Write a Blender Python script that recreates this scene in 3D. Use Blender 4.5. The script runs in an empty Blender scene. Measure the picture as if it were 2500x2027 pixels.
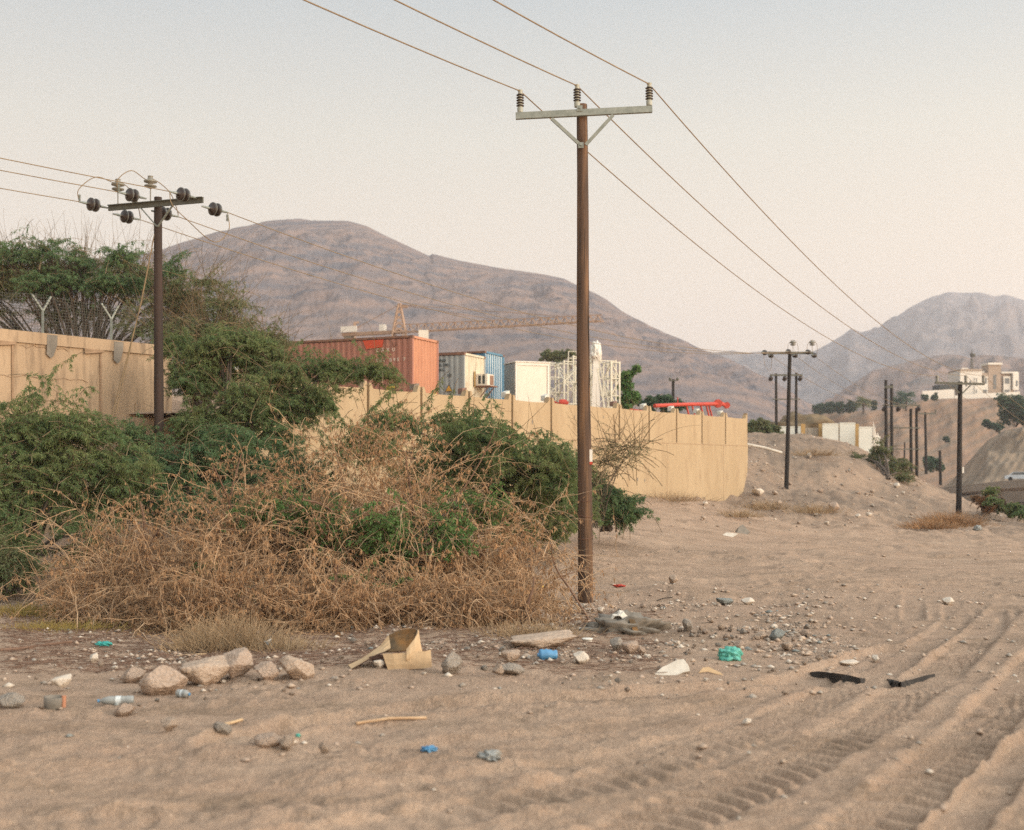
import bpy, math, random
import numpy as np
from mathutils import Matrix, Vector

# ------------------------------------------------------------------ camera, sky, sun
sc = bpy.context.scene
C = sc.collection
F = 2857.0; CX = 1250.0; HY = 1140.0; CAMZ = 2.2
cam_d = bpy.data.cameras.new("camera")
cam = bpy.data.objects.new("camera", cam_d); C.objects.link(cam)
cam.location = (0, 0, CAMZ); cam.rotation_euler = (math.pi/2, 0, 0)
cam_d.sensor_width = 36; cam_d.sensor_fit = 'HORIZONTAL'
cam_d.lens = F/2500*36
cam_d.shift_y = (HY-1013.5)/2500
cam_d.clip_start = 0.1; cam_d.clip_end = 30000
cam_d.dof.use_dof = True; cam_d.dof.focus_distance = 23.0; cam_d.dof.aperture_fstop = 1.25
sc.camera = cam

SUN_EL = math.radians(19); SUN_AZ = math.radians(112)      # azimuth clockwise from +Y (to the right, a little behind the camera)
w = bpy.data.worlds.new("World"); sc.world = w; w.use_nodes = True
nt = w.node_tree; nt.nodes.clear()
out = nt.nodes.new('ShaderNodeOutputWorld'); bg = nt.nodes.new('ShaderNodeBackground')
sky = nt.nodes.new('ShaderNodeTexSky'); sky.sky_type = 'NISHITA'; sky.sun_disc = False
sky.sun_elevation = SUN_EL; sky.sun_rotation = SUN_AZ
sky.air_density = 1.0; sky.dust_density = 3.0; sky.ozone_density = 2.0
# a hazy evening sky: the Nishita light mixed with the even veil of high haze, warm low down and pale above
tc = nt.nodes.new('ShaderNodeTexCoord'); sep = nt.nodes.new('ShaderNodeSeparateXYZ')
nt.links.new(tc.outputs['Generated'], sep.inputs[0])
ramp = nt.nodes.new('ShaderNodeValToRGB')
nt.links.new(sep.outputs['Z'], ramp.inputs[0])
cr = ramp.color_ramp
cols = [(0.0,(.84,.575,.375)),(0.07,(.79,.590,.410)),(0.16,(.70,.585,.445)),(0.27,(.585,.555,.465)),(0.37,(.415,.455,.455)),(0.55,(.39,.44,.465)),(0.8,(.51,.55,.56))]
while len(cr.elements) < len(cols): cr.elements.new(0.5)
for e,(p,c) in zip(cr.elements, cols): e.position = p; e.color = (*c,1)
sxm = nt.nodes.new('ShaderNodeMath'); sxm.operation='MULTIPLY_ADD'; sxm.inputs[1].default_value=0.16; sxm.inputs[2].default_value=0.98
nt.links.new(sep.outputs['X'], sxm.inputs[0])
# the afterglow: the sky is brighter towards the side where the sun has just gone
dt = nt.nodes.new('ShaderNodeVectorMath'); dt.operation='DOT_PRODUCT'; dt.inputs[1].default_value=(math.sin(SUN_AZ)*.95,math.cos(SUN_AZ)*.95-.20,.60)
nt.links.new(tc.outputs['Generated'], dt.inputs[0])
gl = nt.nodes.new('ShaderNodeMapRange'); gl.interpolation_type='SMOOTHSTEP'; gl.inputs[1].default_value=.15; gl.inputs[2].default_value=1.15; gl.inputs[3].default_value=0; gl.inputs[4].default_value=2.6
nt.links.new(dt.outputs['Value'], gl.inputs[0])
sxa = nt.nodes.new('ShaderNodeMath'); sxa.operation='ADD'; nt.links.new(sxm.outputs[0],sxa.inputs[0]); nt.links.new(gl.outputs[0],sxa.inputs[1])
vm = nt.nodes.new('ShaderNodeVectorMath'); vm.operation='SCALE'
nt.links.new(ramp.outputs[0], vm.inputs[0]); nt.links.new(sxa.outputs[0], vm.inputs['Scale'])
sc1 = nt.nodes.new('ShaderNodeVectorMath'); sc1.operation='SCALE'; sc1.inputs['Scale'].default_value = 0.74
nt.links.new(vm.outputs[0], sc1.inputs[0])
sc2 = nt.nodes.new('ShaderNodeVectorMath'); sc2.operation='SCALE'; sc2.inputs['Scale'].default_value = 0.012
nt.links.new(sky.outputs[0], sc2.inputs[0])
ad = nt.nodes.new('ShaderNodeVectorMath'); ad.operation='ADD'
nt.links.new(sc1.outputs[0], ad.inputs[0]); nt.links.new(sc2.outputs[0], ad.inputs[1])
nt.links.new(ad.outputs[0], bg.inputs[0]); bg.inputs[1].default_value = 1.0
nt.links.new(bg.outputs[0], out.inputs[0])

sun_d = bpy.data.lights.new("sun", 'SUN'); sun_d.energy = 1.3; sun_d.angle = math.radians(24); sun_d.color = (1.0,0.80,0.60)
sun = bpy.data.objects.new("sun", sun_d); C.objects.link(sun)
sdir = Vector((math.sin(SUN_AZ)*math.cos(SUN_EL), math.cos(SUN_AZ)*math.cos(SUN_EL), math.sin(SUN_EL)))
sun.rotation_euler = sdir.to_track_quat('Z','Y').to_euler()

sc.render.engine = 'CYCLES'
sc.view_settings.view_transform = 'Standard'; sc.view_settings.look = 'None'
sc.view_settings.exposure = 0.78; sc.view_settings.gamma = 1.0
sc.cycles.use_denoising = False
try: sc.cycles.denoiser = 'OPENIMAGEDENOISE'
except Exception: pass
sc.cycles.max_bounces = 6; sc.cycles.diffuse_bounces = 3; sc.cycles.glossy_bounces = 2
sc.cycles.transmission_bounces = 3; sc.cycles.volume_bounces = 1; sc.cycles.transparent_max_bounces = 6
sc.cycles.caustics_reflective = False; sc.cycles.caustics_refractive = False
sc.cycles.use_adaptive_sampling = False; sc.cycles.adaptive_threshold = 0.01

# ------------------------------------------------------------------ helpers
R = np.random.default_rng(7)
random.seed(7)
def U(px): return (px-CX)/F
def P(px, py, d): return np.array([U(px)*d, d, CAMZ+(HY-py)/F*d])

def tag(o, label=None, cat=None, group=None, kind=None):
    if label: o['label'] = label
    if cat: o['category'] = cat
    if group: o['group'] = group
    if kind: o['kind'] = kind
    return o
def empty(name, loc=(0,0,0), rz=0.0, label=None, cat=None, group=None):
    o = bpy.data.objects.new(name, None); C.objects.link(o)
    o.location = [float(v) for v in loc]; o.rotation_euler = (0,0,rz); o.empty_display_size = .2
    return tag(o, label, cat, group)
def mesh_np(name, V, Fa, mats, parent=None, smooth=False, mi=None):
    """V (n,3); Fa (m,k) quads or tris"""
    V = np.asarray(V, dtype=np.float32); Fa = np.asarray(Fa, dtype=np.int32)
    k = Fa.shape[1]; m = len(Fa)
    me = bpy.data.meshes.new(name)
    me.vertices.add(len(V)); me.vertices.foreach_set('co', V.ravel())
    me.loops.add(m*k); me.loops.foreach_set('vertex_index', Fa.ravel())
    me.polygons.add(m); me.polygons.foreach_set('loop_start', np.arange(0, m*k, k, dtype=np.int32))
    me.polygons.foreach_set('loop_total', np.full(m, k, dtype=np.int32))
    for mt in (mats if isinstance(mats,(list,tuple)) else [mats]): me.materials.append(mt)
    if mi is not None: me.polygons.foreach_set('material_index', np.asarray(mi,dtype=np.int32))
    me.polygons.foreach_set('use_smooth', np.full(m, smooth, dtype=bool))
    me.update(calc_edges=True)
    o = bpy.data.objects.new(name, me); C.objects.link(o)
    if parent is not None: o.parent = parent
    return o
class MB:
    def __init__(s): s.v=[]; s.f=[]; s.m=[]; s.sm=[]
    def add(s, vs, fs, mi=0, smooth=False):
        b=len(s.v); s.v += [tuple(float(c) for c in v) for v in vs]
        for f in fs: s.f.append(tuple(b+i for i in f)); s.m.append(mi); s.sm.append(smooth)
    def box(s, lo, hi, mi=0, M=None):
        x0,y0,z0=lo; x1,y1,z1=hi
        vs=[(x0,y0,z0),(x1,y0,z0),(x1,y1,z0),(x0,y1,z0),(x0,y0,z1),(x1,y0,z1),(x1,y1,z1),(x0,y1,z1)]
        if M is not None: vs=[tuple(M@Vector(v)) for v in vs]
        s.add(vs,[(0,3,2,1),(4,5,6,7),(0,1,5,4),(1,2,6,5),(2,3,7,6),(3,0,4,7)],mi)
    def bar(s, a, b, wd, ht=None, mi=0, up=(0,0,1)):
        """rectangular bar from a to b"""
        a=Vector(a); b=Vector(b); ht=ht or wd; t=(b-a).normalized(); up=Vector(up)
        if abs(t.dot(up))>.98: up=Vector((1,0,0))
        sx=t.cross(up).normalized()*wd/2; sy=sx.cross(t).normalized()*ht/2
        vs=[a-sx-sy,a+sx-sy,a+sx+sy,a-sx+sy,b-sx-sy,b+sx-sy,b+sx+sy,b-sx+sy]
        s.add(vs,[(0,3,2,1),(4,5,6,7),(0,1,5,4),(1,2,6,5),(2,3,7,6),(3,0,4,7)],mi)
    def tube(s, pts, rad, n=8, mi=0, cap=True):
        pts=[Vector(p) for p in pts]; k=len(pts)
        rad = rad if isinstance(rad,(list,tuple)) else [rad]*k
        vs=[]; 
        for i,p in enumerate(pts):
            t=(pts[min(i+1,k-1)]-pts[max(i-1,0)]).normalized()
            ref=Vector((0,0,1)) if abs(t.z)<.9 else Vector((1,0,0))
            a=t.cross(ref).normalized(); b=a.cross(t).normalized()
            for j in range(n):
                th=2*math.pi*j/n; vs.append(p+(a*math.cos(th)+b*math.sin(th))*rad[i])
        fs=[(i*n+j,(i+1)*n+j,(i+1)*n+(j+1)%n,i*n+(j+1)%n) for i in range(k-1) for j in range(n)]
        s.add(vs,fs,mi,True)
        if cap:
            s.add(vs[:n],[tuple(range(n))],mi); s.add(vs[-n:],[tuple(reversed(range(n)))],mi)
    def lathe(s, prof, origin=(0,0,0), axis=(0,0,1), n=14, mi=0):
        """prof list of (r, h)"""
        ax=Vector(axis).normalized(); ref=Vector((1,0,0)) if abs(ax.x)<.8 else Vector((0,1,0))
        a=ax.cross(ref).normalized(); b=ax.cross(a); o=Vector(origin)
        vs=[o+ax*h+(a*math.cos(2*math.pi*j/n)+b*math.sin(2*math.pi*j/n))*r for r,h in prof for j in range(n)]
        k=len(prof)
        fs=[(i*n+j,i*n+(j+1)%n,(i+1)*n+(j+1)%n,(i+1)*n+j) for i in range(k-1) for j in range(n)]
        s.add(vs,fs,mi,True)
        s.add(vs[:n],[tuple(reversed(range(n)))],mi); s.add(vs[-n:],[tuple(range(n))],mi)
    def prism(s, poly, O, A, B, N, th, mi=0):
        """polygon (a,b) extruded by th along N"""
        O,A,B,N=[Vector(v) for v in (O,A,B,N)]
        f=[O+A*a+B*b for a,b in poly]; g=[p+N*th for p in f]; n=len(poly)
        s.add(f+g,[tuple(range(n)),tuple(range(2*n-1,n-1,-1))]+[(i,i+n,(i+1)%n+n,(i+1)%n) for i in range(n)],mi)
    def build(s, name, mats, parent=None):
        me=bpy.data.meshes.new(name); me.from_pydata(s.v,[],s.f)
        for mt in (mats if isinstance(mats,(list,tuple)) else [mats]): me.materials.append(mt)
        me.polygons.foreach_set('material_index', s.m); me.polygons.foreach_set('use_smooth', s.sm)
        me.update()
        o=bpy.data.objects.new(name,me); C.objects.link(o)
        if parent is not None: o.parent=parent
        return o
def copy_tree(o, parent=None):
    c=o.copy(); C.objects.link(c); c.parent=parent
    for ch in list(o.children): copy_tree(ch, c)
    return c

# value/gradient noise in numpy
_perm = np.random.default_rng(3).permutation(512); _perm = np.concatenate([_perm,_perm])
_ga = np.random.default_rng(4).uniform(0,2*np.pi,1024); _gx=np.cos(_ga); _gy=np.sin(_ga)
def pn(x,y):
    x=np.asarray(x,float); y=np.asarray(y,float)
    xi=np.floor(x).astype(int); yi=np.floor(y).astype(int); xf=x-xi; yf=y-yi
    def g(ix,iy,fx,fy):
        h=_perm[(_perm[ix&511]+iy)&511]; return _gx[h]*fx+_gy[h]*fy
    u=xf*xf*xf*(xf*(xf*6-15)+10); v=yf*yf*yf*(yf*(yf*6-15)+10)
    a=g(xi,yi,xf,yf); b=g(xi+1,yi,xf-1,yf); c=g(xi,yi+1,xf,yf-1); d=g(xi+1,yi+1,xf-1,yf-1)
    return ((a*(1-u)+b*u)*(1-v)+(c*(1-u)+d*u)*v)*1.4
def fbm(x,y,o=4,g=.5,l=2.03):
    s=0;a=1
    for i in range(o): s=s+a*pn(x+17.3*i,y-9.1*i); x=x*l; y=y*l; a*=g
    return s
def ridged(x,y,o=5,g=.5,l=2.1):
    s=0;a=1
    for i in range(o): s=s+a*(1-2*np.abs(pn(x+31.7*i,y+5.3*i))); x=x*l; y=y*l; a*=g
    return s
def sstep(a,b,x):
    t=np.clip((x-a)/(b-a),0,1); return t*t*(3-2*t)

# ------------------------------------------------------------------ materials
def new_mat(name):
    m=bpy.data.materials.new(name); m.use_nodes=True; n=m.node_tree; b=n.nodes['Principled BSDF']; return m,n,b
def mat(name, c1, c2=None, scale=3.0, rough=.8, metal=0.0, c3=None, s3=20., f3=.5, bump=0.0, bscale=30., stretch=(1,1,1), spec=.3, detail=6., lo=.35, hi=.65, translucent=0.0):
    m,n,b=new_mat(name); N=n.nodes; L=n.links
    b.inputs['Roughness'].default_value=rough; b.inputs['Metallic'].default_value=metal
    b.inputs['Specular IOR Level'].default_value=spec
    tc=N.new('ShaderNodeTexCoord'); mp=N.new('ShaderNodeMapping'); mp.inputs['Scale'].default_value=stretch
    L.new(tc.outputs['Object'],mp.inputs[0])
    col=None
    if c2 is not None:
        nz=N.new('ShaderNodeTexNoise'); nz.inputs['Scale'].default_value=scale; nz.inputs['Detail'].default_value=detail; nz.inputs['Roughness'].default_value=.6
        L.new(mp.outputs[0],nz.inputs['Vector'])
        mr=N.new('ShaderNodeMapRange'); mr.inputs['From Min'].default_value=lo; mr.inputs['From Max'].default_value=hi
        L.new(nz.outputs[0],mr.inputs['Value'])
        mx=N.new('ShaderNodeMix'); mx.data_type='RGBA'; mx.inputs['A'].default_value=(*c1,1); mx.inputs['B'].default_value=(*c2,1)
        L.new(mr.outputs[0],mx.inputs['Factor']); col=mx.outputs['Result']
        if c3 is not None:
            n3=N.new('ShaderNodeTexNoise'); n3.inputs['Scale'].default_value=s3; n3.inputs['Detail'].default_value=4
            L.new(mp.outputs[0],n3.inputs['Vector'])
            m3=N.new('ShaderNodeMapRange'); m3.inputs['From Min'].default_value=.5; m3.inputs['From Max'].default_value=.75; m3.inputs['To Max'].default_value=f3
            L.new(n3.outputs[0],m3.inputs['Value'])
            x3=N.new('ShaderNodeMix'); x3.data_type='RGBA'; x3.inputs['B'].default_value=(*c3,1)
            L.new(m3.outputs[0],x3.inputs['Factor']); L.new(col,x3.inputs['A']); col=x3.outputs['Result']
        L.new(col,b.inputs['Base Color'])
    else: b.inputs['Base Color'].default_value=(*c1,1)
    if bump>0:
        nb=N.new('ShaderNodeTexNoise'); nb.inputs['Scale'].default_value=bscale; nb.inputs['Detail'].default_value=6
        L.new(mp.outputs[0],nb.inputs['Vector'])
        bp=N.new('ShaderNodeBump'); bp.inputs['Strength'].default_value=1.0; bp.inputs['Distance'].default_value=bump
        L.new(nb.outputs[0],bp.inputs['Height']); L.new(bp.outputs[0],b.inputs['Normal'])
    if translucent>0:
        tr=N.new('ShaderNodeBsdfTranslucent'); ms=N.new('ShaderNodeMixShader'); ms.inputs[0].default_value=translucent
        if col is not None: L.new(col,tr.inputs[0])
        else: tr.inputs[0].default_value=(*c1,1)
        L.new(b.outputs[0],ms.inputs[1]); L.new(tr.outputs[0],ms.inputs[2]); L.new(ms.outputs[0],N['Material Output'].inputs[0])
    return m
M={}
M['wood']=mat('pole_wood',(.115,.066,.040),(.034,.024,.019),5,.85,c3=(.22,.12,.06),s3=9,f3=.85,bump=.012,bscale=24,stretch=(1,1,.06))
M['wood_dark']=mat('pole_wood_dark',(.048,.030,.022),(.024,.018,.015),6,.8,c3=(.085,.042,.03),s3=12,f3=.5,bump=.006,bscale=20,stretch=(1,1,.07))
M['wood_far']=mat('pole_wood_far',(.030,.024,.020),(.018,.016,.014),6,.85,stretch=(1,1,.07))
M['galv']=mat('galvanised_steel',(.24,.26,.235),(.17,.19,.17),9,.55,.35,c3=(.30,.31,.28),s3=40,f3=.5)
M['galv_dark']=mat('dark_steel',(.13,.13,.105),(.085,.085,.07),9,.6,.3)
M['porcelain']=mat('brown_porcelain',(.040,.027,.021),(.026,.02,.017),12,.3,spec=.4)
M['porc_grey']=mat('grey_porcelain',(.20,.19,.15),(.14,.13,.11),14,.4,spec=.5)
M['porc_pale']=mat('pale_porcelain',(.33,.33,.27),(.26,.26,.21),12,.4,spec=.5)
M['wire']=mat('wire_metal',(.24,.17,.09),(.17,.12,.07),5,.55,.2)
M['white']=mat('white_paint',(.74,.70,.62),(.64,.60,.53),4,.55)
M['red']=mat('red_paint',(.50,.060,.03),(.38,.045,.03),5,.5)
M['plaster']=mat('ochre_plaster',(.365,.268,.160),(.41,.308,.19),.8,.92,c3=(.28,.195,.118),s3=3,f3=.55,bump=.01,bscale=14,stretch=(1,1,.3))
M['plaster_old']=mat('old_ochre_plaster',(.35,.245,.155),(.41,.295,.19),1.1,.92,c3=(.19,.135,.09),s3=5,f3=.95,bump=.02,bscale=9,stretch=(1,1,.16))
M['wall_line']=mat('dirty_plaster_edge',(.25,.165,.10),(.33,.22,.14),3,.95)
M['cement']=mat('grey_cement',(.22,.19,.155),(.16,.14,.115),6,.9)
M['cap_white']=mat('whitewashed_cement',(.60,.60,.55),(.5,.48,.42),6,.85)
M['brownblock']=mat('brown_concrete',(.24,.145,.11),(.17,.105,.085),6,.9)
M['orange']=mat('orange_container_paint',(.36,.165,.115),(.31,.135,.095),1.4,.65,c3=(.27,.14,.105),s3=5,f3=.6,stretch=(1,1,.4))
M['orange_end']=mat('orange_container_end_lit',(.47,.225,.130),(.41,.185,.108),1.4,.65,c3=(.33,.15,.09),s3=6,f3=.5,stretch=(1,1,.3))  # the side's orange painted lighter, since this end faces the light
M['rust']=mat('rusty_rail',(.14,.075,.055),(.25,.13,.08),5,.85)
M['greyc']=mat('grey_container_paint',(.27,.29,.285),(.33,.34,.32),2.0,.6,c3=(.22,.22,.20),s3=5,f3=.5,stretch=(1,1,.3))
M['cream']=mat('cream_container_paint',(.60,.55,.42),(.50,.44,.33),2,.6,c3=(.35,.25,.15),s3=5,f3=.5,stretch=(1,1,.3))
M['blue']=mat('blue_container_paint',(.07,.17,.26),(.10,.22,.31),2,.6,stretch=(1,1,.3))
M['bluefade']=mat('faded_blue_paint',(.60,.62,.60),(.48,.53,.55),3,.6,stretch=(1,1,.3))
M['whitebox']=mat('offwhite_panel',(.70,.64,.54),(.66,.60,.50),2,.6,c3=(.55,.5,.42),s3=3,f3=.4)
M['latticewhite']=mat('white_steel',(.66,.63,.52),(.56,.52,.42),3,.5,c3=(.4,.33,.2),s3=9,f3=.4)
M['tarp']=mat('white_tarpaulin',(.72,.68,.60),(.6,.58,.53),3,.6,bump=.03,bscale=6)
M['black']=mat('black_rubber',(.022,.019,.017),(.045,.038,.032),10,.9,bump=.01,bscale=30)
M['dark']=mat('dark_print',(.05,.055,.05),rough=.7)
M['lettering']=mat('white_lettering',(.60,.52,.42),rough=.6)
M['yellow']=mat('yellow_sticker',(.60,.42,.05),(.52,.36,.05),6,.5)
M['decalred']=mat('red_decal',(.55,.075,.03),(.48,.08,.04),6,.5)
M['amber']=mat('amber_sticker',(.60,.32,.06),rough=.5)
M['cranepaint']=mat('crane_yellow_hazed',(.36,.24,.165),(.33,.225,.16),2,.7)  # distance fade put into the colour, the haze being too thin there
M['brownpanel']=mat('brown_coil',(.26,.15,.10),(.2,.12,.08),20,.7)
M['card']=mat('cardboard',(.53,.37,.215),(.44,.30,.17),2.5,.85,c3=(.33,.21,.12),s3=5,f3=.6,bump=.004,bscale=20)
M['card_in']=mat('dark_inner_cardboard',(.09,.062,.035),(.19,.125,.065),5,.8,c3=(.36,.17,.05),s3=4,f3=.9)  # darker brown with orange patches, for inner faces
M['card_dark']=mat('dark_brown_cardboard',(.03,.017,.014),(.06,.03,.02),8,.8)  # very dark brown, for the sloping flap and inner fold
M['canblue']=mat('blue_plastic',(.06,.20,.38),(.10,.28,.45),6,.35,spec=.5)
M['bagteal']=mat('teal_plastic',(.09,.40,.31),(.14,.48,.39),5,.4,bump=.02,bscale=14,translucent=.15,spec=.5)
M['bagdteal']=mat('dark_teal_plastic',(.03,.27,.24),(.04,.33,.29),5,.4,bump=.02,bscale=14,spec=.5)
M['clearpl']=mat('cloudy_plastic',(.36,.36,.33),(.28,.29,.28),7,.3,spec=.6,translucent=.2)
M['foam']=mat('dirty_foam',(.62,.57,.49),(.50,.44,.36),5,.85,bump=.01,bscale=14)
M['yellowpl']=mat('yellow_plastic',(.66,.42,.07),(.6,.4,.1),4,.5)
M['asphalt']=mat('asphalt',(.27,.225,.18),(.31,.26,.21),.4,.9)
M['housewhite']=mat('house_white',(.74,.70,.62),(.68,.63,.55),.3,.8)
M['housebeige']=mat('house_beige',(.40,.31,.235),(.36,.28,.21),.3,.85)
M['glass']=mat('window_glass',(.06,.08,.09),rough=.15,spec=.8)
M['thatch']=mat('dry_thatch',(.21,.15,.09),(.13,.10,.06),1.2,.95)
M['sheetmetal']=mat('corrugated_sheet',(.34,.30,.245),(.27,.235,.19),3,.6,stretch=(1,1,.2))
M['fencewhite']=mat('pale_sheet_panel',(.62,.62,.56),(.56,.56,.50),.8,.6)
M['ochrepost']=mat('ochre_post',(.42,.27,.10),(.35,.22,.09),4,.8)
M['carpaint']=mat('silver_car_paint',(.46,.50,.54),rough=.3,spec=.6)
M['tyre']=mat('tyre_rubber',(.02,.02,.02),rough=.9)
M['bark']=mat('grey_bark',(.10,.075,.055),(.065,.05,.04),8,.9,bump=.01)
M['twig_green']=mat('olive_twig',(.20,.135,.075),(.12,.09,.05),3,.9)
M['twig_dry']=mat('dry_twig',(.47,.31,.18),(.30,.19,.11),1.1,.9,c3=(.58,.43,.28),s3=4,f3=.7)
M['twig_in']=mat('brown_twig',(.24,.15,.09),(.16,.10,.062),2,.9)
M['twig_dark']=mat('dark_branch',(.13,.075,.05),(.2,.12,.08),6,.9)
M['deadleaf']=mat('dead_leaf',(.45,.255,.125),(.33,.205,.115),.9,.9,c3=(.51,.34,.19),s3=9,f3=.8,translucent=.25)
M['leaf']=mat('mesquite_leaf',(.115,.180,.065),(.205,.230,.085),.9,.7,c3=(.12,.22,.10),s3=6,f3=.8,translucent=.42)
M['leaf_dark']=mat('deep_green_leaf',(.075,.148,.064),(.13,.19,.072),1.2,.7,c3=(.11,.20,.10),s3=6,f3=.7,translucent=.32)
M['leaf_olive']=mat('olive_leaf',(.165,.17,.075),(.12,.175,.075),1.1,.75,c3=(.24,.19,.10),s3=5,f3=.8,translucent=.3)
M['leaf_bright']=mat('fresh_green_leaf',(.085,.19,.050),(.15,.24,.07),1.5,.65,c3=(.06,.15,.05),s3=6,f3=.6,translucent=.35)
M['leaf_far']=mat('far_leaf',(.065,.125,.080),(.095,.15,.085),.25,.8,c3=(.13,.17,.09),s3=1.2,f3=.7,translucent=.35)
M['leaf_rust']=mat('rusty_leaf',(.26,.12,.05),(.19,.11,.05),1.5,.85,translucent=.2)
M['grass_dry']=mat('dry_grass',(.38,.26,.15),(.28,.20,.12),3,.9)
M['grass_yel']=mat('yellowish_grass',(.34,.22,.06),(.25,.20,.06),2,.9)
STONE=[mat('stone_tan',(.44,.335,.25),(.36,.26,.19),5,.9,c3=(.54,.44,.34),s3=14,f3=.6,bump=.05,bscale=5),
       mat('stone_grey',(.33,.28,.23),(.26,.22,.18),5,.9,c3=(.42,.37,.31),s3=14,f3=.6,bump=.05,bscale=5),
       mat('stone_pale',(.58,.50,.41),(.48,.40,.32),5,.9,c3=(.66,.58,.48),s3=14,f3=.6,bump=.01,bscale=9),
       mat('stone_rose',(.42,.315,.24),(.34,.25,.185),4,.9,c3=(.50,.38,.30),s3=12,f3=.6,bump=.05,bscale=5),
       mat('stone_blue',(.25,.26,.24),(.19,.20,.185),5,.9,bump=.05,bscale=5)]

def ground_material():
    m,n,b=new_mat('sandy_ground'); N=n.nodes; L=n.links
    b.inputs['Roughness'].default_value=.95; b.inputs['Specular IOR Level'].default_value=.15
    geo=N.new('ShaderNodeNewGeometry')
    def noise(sc_,det=6,ro=.6,vec=None):
        z=N.new('ShaderNodeTexNoise'); z.inputs['Scale'].default_value=sc_; z.inputs['Detail'].default_value=det; z.inputs['Roughness'].default_value=ro
        L.new(vec or geo.outputs['Position'],z.inputs['Vector']); return z.outputs[0]
    def mr(v,a,b_,c=0,d=1):
        q=N.new('ShaderNodeMapRange'); q.inputs[1].default_value=a; q.inputs[2].default_value=b_; q.inputs[3].default_value=c; q.inputs[4].default_value=d
        L.new(v,q.inputs[0]); return q.outputs[0]
    def mix(f,a,b_):
        x=N.new('ShaderNodeMix'); x.data_type='RGBA'
        if isinstance(f,float): x.inputs['Factor'].default_value=f
        else: L.new(f,x.inputs['Factor'])
        for s,v in (('A',a),('B',b_)):
            if isinstance(v,tuple): x.inputs[s].default_value=(*v,1)
            else: L.new(v,x.inputs[s])
        return x.outputs['Result']
    big=noise(.16,5); c=mix(mr(big,.35,.65),(.395,.270,.190),(.335,.236,.168))
    med=noise(.9,6,.65); c=mix(mr(med,.42,.68,0,.75),c,(.44,.312,.220))
    dk=noise(2.3,7,.7); c=mix(mr(dk,.53,.70,0,.75),c,(.205,.140,.092))
    mps=N.new('ShaderNodeMapping'); mps.inputs['Scale'].default_value=(.45,1.5,1); L.new(geo.outputs['Position'],mps.inputs[0])
    stn=noise(.8,7,.68,mps.outputs[0]); c=mix(mr(stn,.50,.66,0,.62),c,(.235,.165,.112)); c=mix(mr(stn,.47,.36,0,.5),c,(.46,.33,.235))
    fine=noise(14,5,.7); c=mix(mr(fine,.5,.68,0,.45),c,(.54,.39,.275))
    fine2=noise(38,3,.7); c=mix(mr(fine2,.54,.68,0,.45),c,(.20,.14,.10))
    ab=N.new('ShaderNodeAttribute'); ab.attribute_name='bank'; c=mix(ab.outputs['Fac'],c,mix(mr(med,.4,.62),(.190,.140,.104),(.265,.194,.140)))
    # pebbly speckle, from the surface's own attribute (rubble zone)
    at=N.new('ShaderNodeAttribute'); at.attribute_name='rubble'
    vo=N.new('ShaderNodeTexVoronoi'); vo.inputs['Scale'].default_value=19; L.new(geo.outputs['Position'],vo.inputs['Vector'])
    sp=mr(vo.outputs['Distance'],.18,.42,1,0)
    mu=N.new('ShaderNodeMath'); mu.operation='MULTIPLY'; L.new(sp,mu.inputs[0]); L.new(at.outputs['Fac'],mu.inputs[1])
    hs=N.new('ShaderNodeSeparateColor'); L.new(vo.outputs['Color'],hs.inputs[0])
    peb=mix(hs.outputs[0],(.27,.225,.18),(.56,.46,.36))
    mu2=N.new('ShaderNodeMath'); mu2.operation='MULTIPLY'; L.new(mu.outputs[0],mu2.inputs[0]); L.new(mr(hs.outputs[1],.35,.6),mu2.inputs[1])
    c=mix(mu2.outputs[0],c,peb)
    L.new(c,b.inputs['Base Color'])
    a1=N.new('ShaderNodeMath'); a1.operation='MULTIPLY'; a1.inputs[1].default_value=.5; L.new(fine2,a1.inputs[0])
    a2=N.new('ShaderNodeMath'); a2.operation='ADD'; L.new(fine,a2.inputs[0]); L.new(a1.outputs[0],a2.inputs[1])
    a3=N.new('ShaderNodeMath'); a3.operation='ADD'; L.new(a2.outputs[0],a3.inputs[0]); L.new(mu.outputs[0],a3.inputs[1])
    bp=N.new('ShaderNodeBump'); bp.inputs['Strength'].default_value=1.0; bp.inputs['Distance'].default_value=.05
    L.new(a3.outputs[0],bp.inputs['Height']); L.new(bp.outputs[0],b.inputs['Normal'])
    return m
M['ground']=ground_material()

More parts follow.
